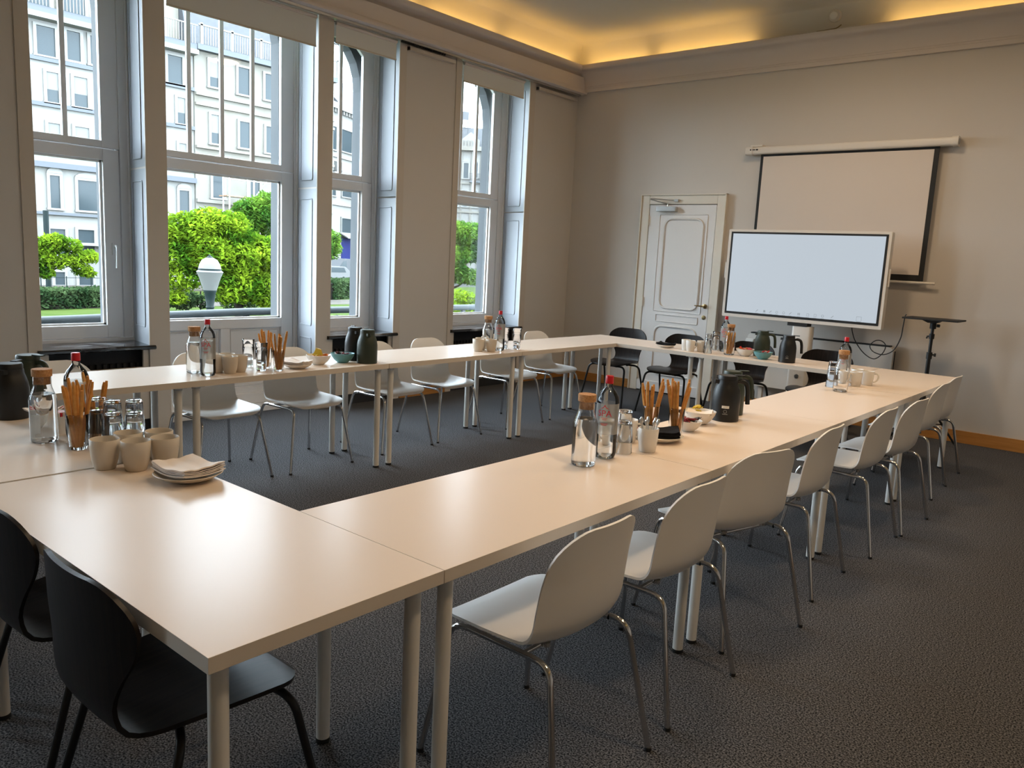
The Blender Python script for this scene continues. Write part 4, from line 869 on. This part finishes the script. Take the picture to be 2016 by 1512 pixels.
MB().lathe([(0, 2.165), (0.222, 2.165), (0.20, 2.25), (0.15, 2.34), (0.07, 2.385), (0, 2.39)], 24).build('cap_globe', M_lampw, sl, smooth=60)
MB().lathe([(0, 2.385), (0.06, 2.385), (0.05, 2.41), (0.02, 2.42), (0.015, 2.45), (0, 2.455)], 12).build('finial', M_lamppost, sl, smooth=40)
p2 = thing('lamp_post', 'dark green post in front of the white building', 'post', (-33, 11.45, -1.2)); MB().tube([(0, 0, 0), (0, 0, 3.6)], 0.10, 10).build('post', M_lamppost, p2); MB().lathe([(0, 0), (0.18, 0), (0.16, 0.3), (0, 0.3)], 10).build('base', M_lamppost, p2)
fc = thing('garden_fence', 'thin wire fence behind the clipped hedge', 'fence', (-33.5, 8.5, -1.2))
for k in range(9): MB().box(-0.015, 0.015, 0.95*k-0.015, 0.95*k+0.015, 0, 1.05).build('post', M_lamppost, fc)
MB().box(-0.006, 0.006, 0, 7.6, 0.98, 1.0).box(-0.006, 0.006, 0, 7.6, 0.6, 0.615).build('wire', M_lamppost, fc)
def leaves(blobs, n, sz, seed, flat=0.75):
    rr = random.Random(seed); v = []; f = []; tot = sum(b[3]**2 for b in blobs)
    for (x, y, z, r) in blobs:
        for i in range(int(n*r*r/tot)):
            d = Vector((rr.gauss(0, 1), rr.gauss(0, 1), rr.gauss(0, 1))).normalized(); q = r*(rr.random()**0.25)*rr.uniform(0.9, 1.12)
            p = Vector((x+d.x*q*1.1, y+d.y*q, z+d.z*q*flat))
            a = Vector((rr.gauss(0, 1), rr.gauss(0, 1), rr.gauss(0, 0.45))).normalized()*sz*rr.uniform(0.6, 1.3)
            b = a.cross(Vector((rr.gauss(0, 0.5), rr.gauss(0, 0.5), 1))).normalized()*sz*rr.uniform(0.35, 0.7)
            o = len(v); v += [p-a, p+b*0.8, p+a-Vector((0, 0, sz*0.5)), p-b*0.8]; f.append((o, o+1, o+2, o+3))
    m = MB(); m.v = [tuple(p) for p in v]; m.f = f; return m
def tree(name, lbl, base, fork, blobs, n, sz, lm, seed, tr=0.16, catn='tree', group=None):
    t = thing(name, lbl, catn, base, 0, group); B = Vector(base); F = Vector(fork)-B
    tk = MB().tube(cat([(0, 0, 0), F*0.5+Vector((0.04, 0.03, 0)), F], 4), [tr*1.25, tr*1.1, tr, tr, tr*0.95, tr*0.9, tr*0.85, tr*0.8, tr*0.75], 8).build('trunk', M_bark, t, smooth=60)
    for bl in sorted(blobs, key=lambda b: -b[3])[:9]:
        e = Vector(bl[:3])-B; MB().tube(cat([F, F.lerp(e, 0.5)+Vector((0, 0, -0.12)), e], 3), [tr*0.5, tr*0.45, tr*0.38, tr*0.3, tr*0.25, tr*0.18, tr*0.1], 6).build('branch', M_bark, t)
    fo = leaves([(b[0]-B.x, b[1]-B.y, b[2]-B.z, b[3]) for b in blobs], n, sz, seed).build('foliage', lm, t); fo['kind'] = 'stuff'
    return t
T1 = [(-25.0,12.9,1.9,0.77),(-25.0,13.8,2.1,0.79),(-25.0,14.5,1.9,0.81),(-25.0,12.6,1.0,0.77),(-24.6,13.5,1.1,0.88),(-24.6,14.5,1.0,0.91),(-24.8,15.3,1.3,0.83),(-25.0,15.9,1.2,0.84),(-25.2,16.3,0.8,0.76),(-25.0,12.8,0.3,0.69),(-24.6,14.3,0.0,0.82),(-24.8,15.3,0.0,0.84),(-25.0,16.2,0.0,0.76),(-25.0,16.3,-0.5,0.48),(-24.5,15.9,-0.5,0.45),(-25.0,12.6,-0.4,0.35),(-25.5,14.9,2.2,0.64),(-25.3,12.3,1.5,0.59),(-25.8,13.6,1.5,0.9),(-25.8,15.2,0.8,0.9)]
T2 = [(-33.0,20.5,3.0,0.96),(-33.0,21.3,3.3,0.98),(-33.0,21.9,2.3,1.12),(-33.0,20.0,2.4,0.72),(-33.0,22.2,1.1,1.25),(-33.0,23.4,1.9,1.28),(-33.0,24.6,1.5,0.79),(-33.0,24.9,2.0,0.58)]
T3 = [(-24.0,8.2,1.2,0.37),(-24.0,8.5,1.3,0.32),(-24.0,8.9,1.2,0.30),(-24.0,8.0,0.8,0.41),(-24.0,8.5,0.8,0.37),(-24.0,9.0,0.8,0.33),(-24.0,9.4,0.9,0.27),(-24.0,8.2,0.4,0.22),(-24.0,9.2,0.5,0.27),(-24.0,7.8,1.1,0.43),(-24.0,7.2,0.9,0.6),(-24.0,9.4,0.4,0.18),(-24.3,6.6,1.3,0.7),(-24.2,7.4,1.6,0.5)]
T4 = [(-20.0,21.1,2.3,0.61),(-20.0,21.8,2.4,0.49),(-20.0,20.9,1.5,0.57),(-20.0,21.9,1.6,0.49),(-20.0,21.1,0.8,0.48),(-20.0,21.8,0.7,0.43),(-20.0,20.7,1.1,0.57),(-20.0,20.0,1.5,0.75),(-20.0,20.2,2.4,0.65),(-20.0,22.1,2.0,0.39)]
tree('maple_tree', 'bright green spreading tree behind the street lamp', (-25.2, 15.1, -1.2), (-25.2, 14.9, -0.2), T1, 26000, 0.105, L_bright, 21)
tree('tall_tree', 'darker round tree behind the bright green tree', (-33.5, 22.3, -1.2), (-33.5, 22.0, 0.6), T2, 9000, 0.15, L_mid, 22, 0.2)
tree('maple_tree', 'bright green tree with low branches seen through the leftmost window', (-24.2, 6.6, -1.2), (-24.1, 7.0, 0.0), T3, 9000, 0.08, L_bright, 23, 0.11)
tree('maple_tree', 'green tree seen through the rightmost window', (-20.2, 20.9, -1.2), (-20.2, 20.8, 0.2), T4, 9000, 0.10, L_mid, 24, 0.12)
def bush(lbl, blobs, n, sz, lm, seed):
    x = sum(b[0] for b in blobs)/len(blobs); y = sum(b[1] for b in blobs)/len(blobs); t = thing('bush', lbl, 'bush', (x, y, -1.2))
    fo = leaves([(b[0]-x, b[1]-y, b[2]+1.2, b[3]) for b in blobs], n, sz, seed).build('foliage', lm, t); fo['kind'] = 'stuff'
    MB().tube([(0, 0, 0), (0, 0, 0.8)], 0.03, 6).build('stem', M_bark, t)
bush('light green bush below the tree of the rightmost window', [(-17.0,18.2,0.1,0.40),(-17.0,18.7,0.0,0.36),(-17.0,18.0,-0.4,0.40),(-17.0,18.4,-0.5,0.38),(-17.0,18.8,-0.5,0.3),(-17.0,17.6,-0.2,0.45)], 3000, 0.07, L_bright, 31)
bush('low grey-green bush left of the street lamp', [(-28.0,14.1,-0.7,0.4),(-28.0,14.7,-0.7,0.4),(-28.0,15.2,-0.8,0.37),(-28.0,13.6,-0.8,0.37),(-28.0,14.4,-0.9,0.3),(-28,16.4,-0.9,0.4),(-28,17.2,-0.8,0.4)], 3000, 0.08, L_hedge, 32)
def hedge(lbl, p0, p1, th, h, n, seed, lm):
    rr = random.Random(seed); t = thing('hedge', lbl, 'hedge', p0); d = Vector(p1)-Vector(p0); L_ = d.length; d.normalize(); nn = Vector((-d.y, d.x, 0)); v = []; f = []
    for i in range(n):
        s_ = rr.uniform(0, L_); face = rr.random(); z = h*rr.random()**0.8 if face < 0.7 else h; q = -th/2 if face < 0.35 else (th/2 if face < 0.7 else rr.uniform(-th/2, th/2))
        p = d*s_+nn*(q+rr.gauss(0, 0.05))+Vector((0, 0, z+rr.gauss(0, 0.04)))
        a = Vector((rr.gauss(0, 1), rr.gauss(0, 1), rr.gauss(0, 0.6))).normalized()*0.075*rr.uniform(0.6, 1.4); b = a.cross(Vector((rr.gauss(0, 1), rr.gauss(0, 1), rr.gauss(0, 1)))).normalized()*0.045
        o = len(v); v += [p-a, p+b, p+a, p-b]; f.append((o, o+1, o+2, o+3))
    m = MB(); m.v = [tuple(p) for p in v]; m.f = f; m.build('foliage', lm, t)['kind'] = 'stuff'
    c = MB(); q = nn*(th/2-0.08); e = d*L_; c.add([tuple(x) for x in (-q, q, e+q, e-q, -q+Vector((0, 0, h-0.1)), q+Vector((0, 0, h-0.1)), e+q+Vector((0, 0, h-0.1)), e-q+Vector((0, 0, h-0.1)))], [(0, 1, 2, 3), (4, 5, 6, 7), (0, 1, 5, 4), (1, 2, 6, 5), (2, 3, 7, 6), (3, 0, 4, 7)])
    c.build('inner_twigs', M_bark, t)
hedge('clipped dark green hedge beyond the lawn in the leftmost window', (-29.6, 6.0, -1.2), (-31.2, 13.6, -1.2), 0.9, 0.68, 9000, 41, L_hedge)
hedge('rounded hedge in front of the parked van', (-34.0, 25.0, -1.2), (-37.5, 31.5, -1.2), 1.6, 0.95, 7000, 42, L_hedge)
# buildings: each window a part with its pane
def fwin(parent, X, y0, y1, z0, z1, blindf=0.0, arch_=False, m=None):
    b = MB(); t_ = 0.07
    b.box(X-0.02, X+0.10, y0-0.08, y0+t_, z0, z1+0.05).box(X-0.02, X+0.10, y1-t_, y1+0.08, z0, z1+0.05).box(X-0.02, X+0.10, y0+t_, y1-t_, z1-t_, z1+0.05).box(X-0.02, X+0.16, y0-0.12, y1+0.12, z0-0.10, z0)
    if arch_:
        n_ = 8; m_ = (y0+y1)/2; r_ = (y1-y0)/2+0.08
        A = [(m_+r_*math.cos(PI*k/n_), z1+0.05+0.28*math.sin(PI*k/n_)) for k in range(n_+1)]; b.prism(A, X-0.02, X+0.12, 'x')
    fr_ = b.build('window', m or M_fframe, parent)
    MB().box(X-0.01, X+0.03, y0+t_, y1-t_, z0, z1-t_).build('pane', M_fglass, fr_)
    if blindf: MB().box(X+0.031, X+0.04, y0+t_, y1-t_, z1-t_-(z1-z0)*blindf, z1-t_).build('blind', M_fblind, fr_)
    return fr_
bA = thing('apartment_building', 'white stone building facing the square in the leftmost window', 'building', (0, 0, 0))
MB().box(-56, -44.0, 3, 23.42, -1.2, 12.5).build('wall', M_fac, bA)
MB().box(-56, -45.6, 3, 23.42, 12.5, 16.5).build('upper_floor', M_fac2, bA)
for z, h_, p in ((12.2, 0.35, 0.5), (10.02, 0.2, 0.16), (7.85, 0.2, 0.16), (4.85, 0.28, 0.3), (2.5, 0.14, 0.2), (5.5, 0.12, 0.12)): MB().box(-44.0, -44+p, 3, 23.42, z, z+h_).build('string_course', M_slateb if z != 5.5 else M_fac, bA)
MB().box(-44.0, -43.3, 3, 23.42, 11.95, 12.2).build('cornice', M_fac, bA)
rA = MB()
for k in range(130): rA.box(-43.45, -43.42, 3.0+0.157*k, 3.03+0.157*k, 12.55, 13.5)
rA.box(-43.47, -43.40, 3, 23.42, 13.5, 13.56).build('balcony_bars', M_fframe, bA)['kind'] = 'stuff'
for y in (4.6, 7.6, 10.6, 13.7, 15.9, 17.6, 19.6, 21.9): fwin(bA, -45.6, y-0.7, y+0.7, 12.7, 15.2)
WA = [(15.17,16.16,10.30,11.76),(16.58,17.36,10.33,11.83),(17.71,18.37,10.35,11.83),(21.83,22.81,10.23,11.79),(15.55,16.24,8.10,9.63),(16.84,17.64,8.10,9.65),(22.35,22.95,8.10,9.60),(15.54,16.23,5.75,7.15),(16.82,17.65,5.75,7.16),(22.41,22.99,5.75,7.09),(15.51,16.12,2.84,4.55),(16.86,18.07,2.83,4.45),(22.38,23.10,2.9,4.45),(15.43,16.29,0.50,1.86),(16.79,17.74,0.55,1.89),(15.58,16.20,-1.1,-0.36),(16.76,17.61,-1.1,-0.34)]
for dy in (0, -2.9, -5.8, -8.7, 3.0, ):
    for (a, b_, c_, d_) in WA:
        if dy and (b_ > 20): continue
        if dy and not (3.4 < a+dy and b_+dy < 23): continue
        if dy == 3.0 and a+dy < 18.4: continue
        if dy < 0 and b_+dy > 15.1: continue
        fwin(bA, -44.0, a+dy, b_+dy, c_, d_, 0.55 if 5.6 < c_ < 8.2 else (0.0), 2.8 < c_ < 2.95)
MB().box(-44, -43.2, 16.5, 20, 1.0, 1.14).build('door_canopy', M_fac, bA)
bB = thing('stone_building', 'cream stone building with slate attic and railing in the wide window', 'building', (0, 0, 0))
MB().box(-56, -43.9, 23.44, 33.2, -1.2, 12.5).build('wall', M_fac2, bB)
MB().prism([(-44.6, 12.5), (-45.6, 16.2), (-54, 16.5), (-55, 12.5)], 23.44, 33.2, 'y').build('roof', M_slate, bB)
for z, h_, p in ((12.3, 0.3, 0.45), (9.85, 0.16, 0.2), (9.3, 0.14, 0.16), (6.9, 0.14, 0.2), (3.8, 0.2, 0.2)): MB().box(-43.9, -43.9+p, 23.44, 33.2, z, z+h_).build('string_course', M_fac2 if z != 12.3 else M_slateb, bB)
rB = MB()
for k in range(62): rB.box(-43.5, -43.47, 23.6+0.155*k, 23.63+0.155*k, 12.65, 13.6)
for k in range(6): rB.box(-43.53, -43.43, 23.6+1.9*k, 23.75+1.9*k, 12.6, 13.75)
rB.box(-43.53, -43.43, 23.5, 33.2, 13.6, 13.68).build('balcony_bars', M_fframe, bB)['kind'] = 'stuff'
for i, (a, b_, c_, d_) in enumerate([(24.28,24.95,10.46,12.00),(26.10,26.98,10.38,11.99),(27.92,28.78,10.37,11.97),(29.7,30.5,10.38,11.97),(24.34,24.96,7.27,8.98),(26.18,27.01,7.27,8.88),(27.99,28.82,7.20,8.86),(29.8,30.6,7.2,8.86),(24.41,25.26,4.14,5.62),(26.89,27.67,4.25,5.74),(29.0,29.8,4.25,5.74),(24.4,25.3,0.6,2.6),(26.9,27.7,0.6,2.6),(29.0,29.8,0.6,2.6)]):
    fwin(bB, -43.9, a, b_, c_, d_, 0.6 if i in (0, 4) else 0)
sf = MB()
for y in (24.6, 26.2, 27.8): sf.tube([(-42.9, y, -1.2), (-42.9, y, 6.4)], 0.04, 6); sf.tube([(-42.2, y, -1.2), (-42.2, y, 6.4)], 0.04, 6)
for z in (2.2, 4.2, 5.2, 6.2): sf.tube([(-42.2, 24.4, z), (-42.2, 28, z)], 0.035, 6)
sf.tube([(-42.2, 24.6, 2.2), (-42.2, 26.2, 4.2)], 0.03, 6).tube([(-42.2, 26.2, 4.2), (-42.2, 27.8, 6.2)], 0.03, 6)
sct = thing('scaffold', 'steel tube scaffold against the cream stone building', 'scaffold', (0, 0, 0)); sf.build('tubes', M_steel, sct); MB().box(-43.0, -42.1, 24.4, 28, 4.2, 4.26).build('deck_board', mat('plank', (0.16, 0.09, 0.05), 0.8), sct)
# rotated town house behind the narrow window
bC = thing('town_house', 'pale town house with slate roof and blue door in the narrow window', 'building', (-57.0, 42.8, 0)); bC.rotation_euler = (0, 0, math.atan2(0.912, -0.41)-PI/2)
MB().box(-10, 0, -3, 9, -1.2, 13.4).build('wall', M_fac, bC)
MB().box(0, 0.45, -3, 9, 13.4, 13.9).build('cornice', M_fac, bC)
for k in range(24): MB().box(0.02, 0.34, -2.9+0.5*k, -2.75+0.5*k, 13.1, 13.4).build('corbel', M_fac, bC)
MB().prism([(0.1, 13.9), (-3.5, 17.3), (-8, 17.3), (-10, 13.9)], 1.6, 9, 'y').build('roof', M_slate, bC); MB().prism([(-0.1, 13.9), (-3.0, 15.6), (-8, 15.6), (-10, 13.9)], -3, 1.6, 'y').build('roof', M_slate, bC)
MB().box(-3.2, -1.0, -0.4, 1.4, 13.9, 18.4).build('party_wall', M_brick, bC); MB().box(-2.8, -1.2, 2.0, 2.9, 14.5, 19.3).build('chimney', M_fac2, bC); MB().box(-2.9, -1.1, 1.9, 3.0, 19.3, 19.5).build('chimney_cap', M_extst, bC)
for (a, b_, c_, d_) in ((1.71, 3.77, 10.07, 12.0), (1.95, 3.88, 6.15, 8.2), (0.0, 0.9, 6.1, 8.3), (0, 0.9, 10.0, 12.0), (-2.0, -0.9, 6.1, 8.2), (1.96, 4.24, 2.98, 4.3), (5.2, 7.2, 10.07, 12), (5.2, 7.2, 6.1, 8.2)): fwin(bC, 0.0, a, b_, c_, d_, 0, c_ > 5.9 and c_ < 7)
MB().box(0, 0.5, -0.2, 1.1, 7.95, 8.1).build('balcony_floor', M_fac, bC)
rC = MB()
for k in range(12): rC.box(0.45, 0.48, -0.2+0.115*k, -0.17+0.115*k, 8.1, 8.9)
rC.box(0.44, 0.49, -0.2, 1.12, 8.9, 8.96).build('balcony_bars', M_bmetal, bC)['kind'] = 'stuff'
MB().prism([(0.0, 3.0), (0.9, 2.55), (0.9, 2.45), (0, 2.9)], 1.7, 4.4, 'y').build('awning', M_fac, bC)
MB().box(0.0, 0.06, 2.1, 4.3, -0.2, 2.5).build('door', M_bdoor, bC)
for z in (0.2, 5.3, 9.4): MB().box(0, 0.15, -3, 9, z, z+0.2).build('string_course', M_slateb if z < 1 else M_fac, bC)
bD = thing('mansard_house', 'ornate pale house with dormer and skylights in the rightmost window', 'building', (-54.95, 55.98, 0)); bD.rotation_euler = (0, 0, math.atan2(0.644, 0.765)-PI/2+0.0)
D_ = MB(); D_.T = None
MB().box(-8, 0, -6, 9, -1.2, 11.7).build('wall', M_fac, bD); MB().box(0, 0.4, -6, 9, 11.5, 11.9).build('cornice', M_fac2, bD)
MB().prism([(-0.2, 11.9), (-2.6, 15.6), (-6, 15.6), (-8, 11.9)], -6, 1.0, 'y').build('roof', M_slate, bD); MB().prism([(-0.2, 11.9), (-1.6, 13.9), (-6, 13.9), (-8, 11.9)], 1.0, 9, 'y').build('roof', M_slate, bD)
MB().prism([(0.55, 11.7), (2.3, 11.7), (2.3, 12.5), (1.45, 13.25), (0.55, 12.5)], -1.0, 0.2, 'x').build('gable', M_fac, bD)
for k in range(6): MB().box(0.2, 0.32, 0.62+0.29*k, 0.74+0.29*k, 11.9, 12.45).build('gable_pilaster', M_fac2, bD)
for (y, z) in ((0.05, 13.0), (0.5, 13.9), (-1.2, 13.6)):
    sk = MB(); x = -0.2-(z-11.9)*0.65; sk.add([(x+0.10, y, z), (x+0.10, y+0.45, z), (x-0.30, y+0.45, z+0.75), (x-0.30, y, z+0.75)], [(0, 1, 2, 3)]); sk.build('skylight', M_lbl, bD, solid=0.05)
for (a, b_, c_, d_) in ((1.75, 2.3, 9.0, 10.5), (-0.1, 0.5, 8.9, 10.4), (0.8, 1.4, 8.9, 10.4), (1.75, 2.3, 6.2, 7.8), (0.8, 1.4, 6.2, 7.8), (-0.1, 0.5, 6.2, 7.8), (1.5, 2.4, 2.5, 4.5), (-0.2, 0.7, 2.5, 4.5)): fwin(bD, 0.0, a, b_, c_, d_, 0, 8 < c_)
MB().box(0, 0.5, 1.5, 2.7, 8.5, 8.65).build('balcony_floor', M_extst, bD)
rD = MB()
for k in range(11): rD.box(0.45, 0.48, 1.5+0.115*k, 1.53+0.115*k, 8.65, 9.3)
rD.box(0.44, 0.49, 1.5, 2.7, 9.3, 9.36).build('balcony_bars', M_bmetal, bD)['kind'] = 'stuff'
for y in (-0.3, 0.65, 1.6, 2.5): MB().box(0, 0.12, y, y+0.1, 0, 11.5).build('pilaster', M_fac2, bD)
for z in (8.35, 5.6, 1.8): MB().box(0, 0.15, -6, 9, z, z+0.15).build('string_course', M_fac2, bD)
# parked vehicles
def vehicle(name, lbl, catn, loc, rz, prof, wd, m, wheels, glass_):
    t = thing(name, lbl, catn, loc, rz); MB().prism(prof, -wd/2, wd/2, 'x').build('body', m, t, bevel=0.04)
    for y in wheels:
        for sx in (-1, 1):
            wh = MB().tube([(sx*wd/2-sx*0.2, y, 0.33), (sx*wd/2+sx*0.01, y, 0.33)], 0.33, 16).build('wheel', M_blk, t, smooth=40)
            MB().tube([(sx*wd/2+sx*0.01, y, 0.33), (sx*wd/2+sx*0.02, y, 0.33)], 0.2, 12).build('hubcap', M_steel, wh)
    for (poly) in glass_:
        for sx in (-1, 1): MB().prism(poly, *sorted((sx*wd/2-sx*0.02, sx*wd/2+sx*0.012)), 'x').build('side_window', M_fglass, t)
    return t
van = vehicle('van', 'silver grey van parked before the blue door', 'van', (-51.6, 40.0, -1.2), 0.25, [(-2.6, 0.35), (2.55, 0.35), (2.6, 1.0), (2.45, 1.85), (-0.9, 1.95), (-1.7, 1.2), (-2.55, 1.0)], 1.9, M_van, (-1.6, 1.6), [[(-1.5, 1.25), (-0.6, 1.25), (-0.6, 1.75), (-0.95, 1.75)]])
for sx in (-1, 1): MB().box(sx*0.93-0.06, sx*0.93+0.04, 2.45, 2.6, 0.9, 1.4).build('tail_light', M_taill, van)
vehicle('car', 'white car parked nose-in left of the silver van', 'car', (-47.6, 35.7, -1.2), 0.1, [(-2.1, 0.3), (2.1, 0.3), (2.15, 0.85), (1.5, 0.95), (0.9, 1.4), (-0.9, 1.42), (-1.6, 0.98), (-2.1, 0.9)], 1.75, M_carw, (-1.3, 1.3), [[(-1.2, 0.98), (0.95, 0.98), (0.75, 1.32), (-0.8, 1.34)]])
# sky light is sampled through the windows
for (y0, y1, z0, z1) in ((1.5, 2.01, 0.8, 3.47), (2.44, 3.59, 0.8, 3.47), (4.0, 4.51, 0.8, 3.47), (5.66, 6.44, 0.8, 3.47), (-0.345, 0.435, 0.8, 3.47), (-2.675, -1.895, 0.8, 3.47)):
    L_ = bpy.data.lights.new('window_portal', 'AREA'); L_.shape = 'RECTANGLE'; L_.size = y1-y0; L_.size_y = z1-z0; L_.cycles.is_portal = True
    lo_ = bpy.data.objects.new('window_portal', L_); C.objects.link(lo_); lo_.matrix_world = Matrix(((0, 0, -1, XL-0.64), (1, 0, 0, (y0+y1)/2), (0, -1, 0, (z0+z1)/2), (0, 0, 0, 1))) if False else Matrix.Translation((XL-0.64, (y0+y1)/2, (z0+z1)/2)) @ Matrix(((0, 0, -1, 0), (1, 0, 0, 0), (0, -1, 0, 0), (0, 0, 0, 1)))
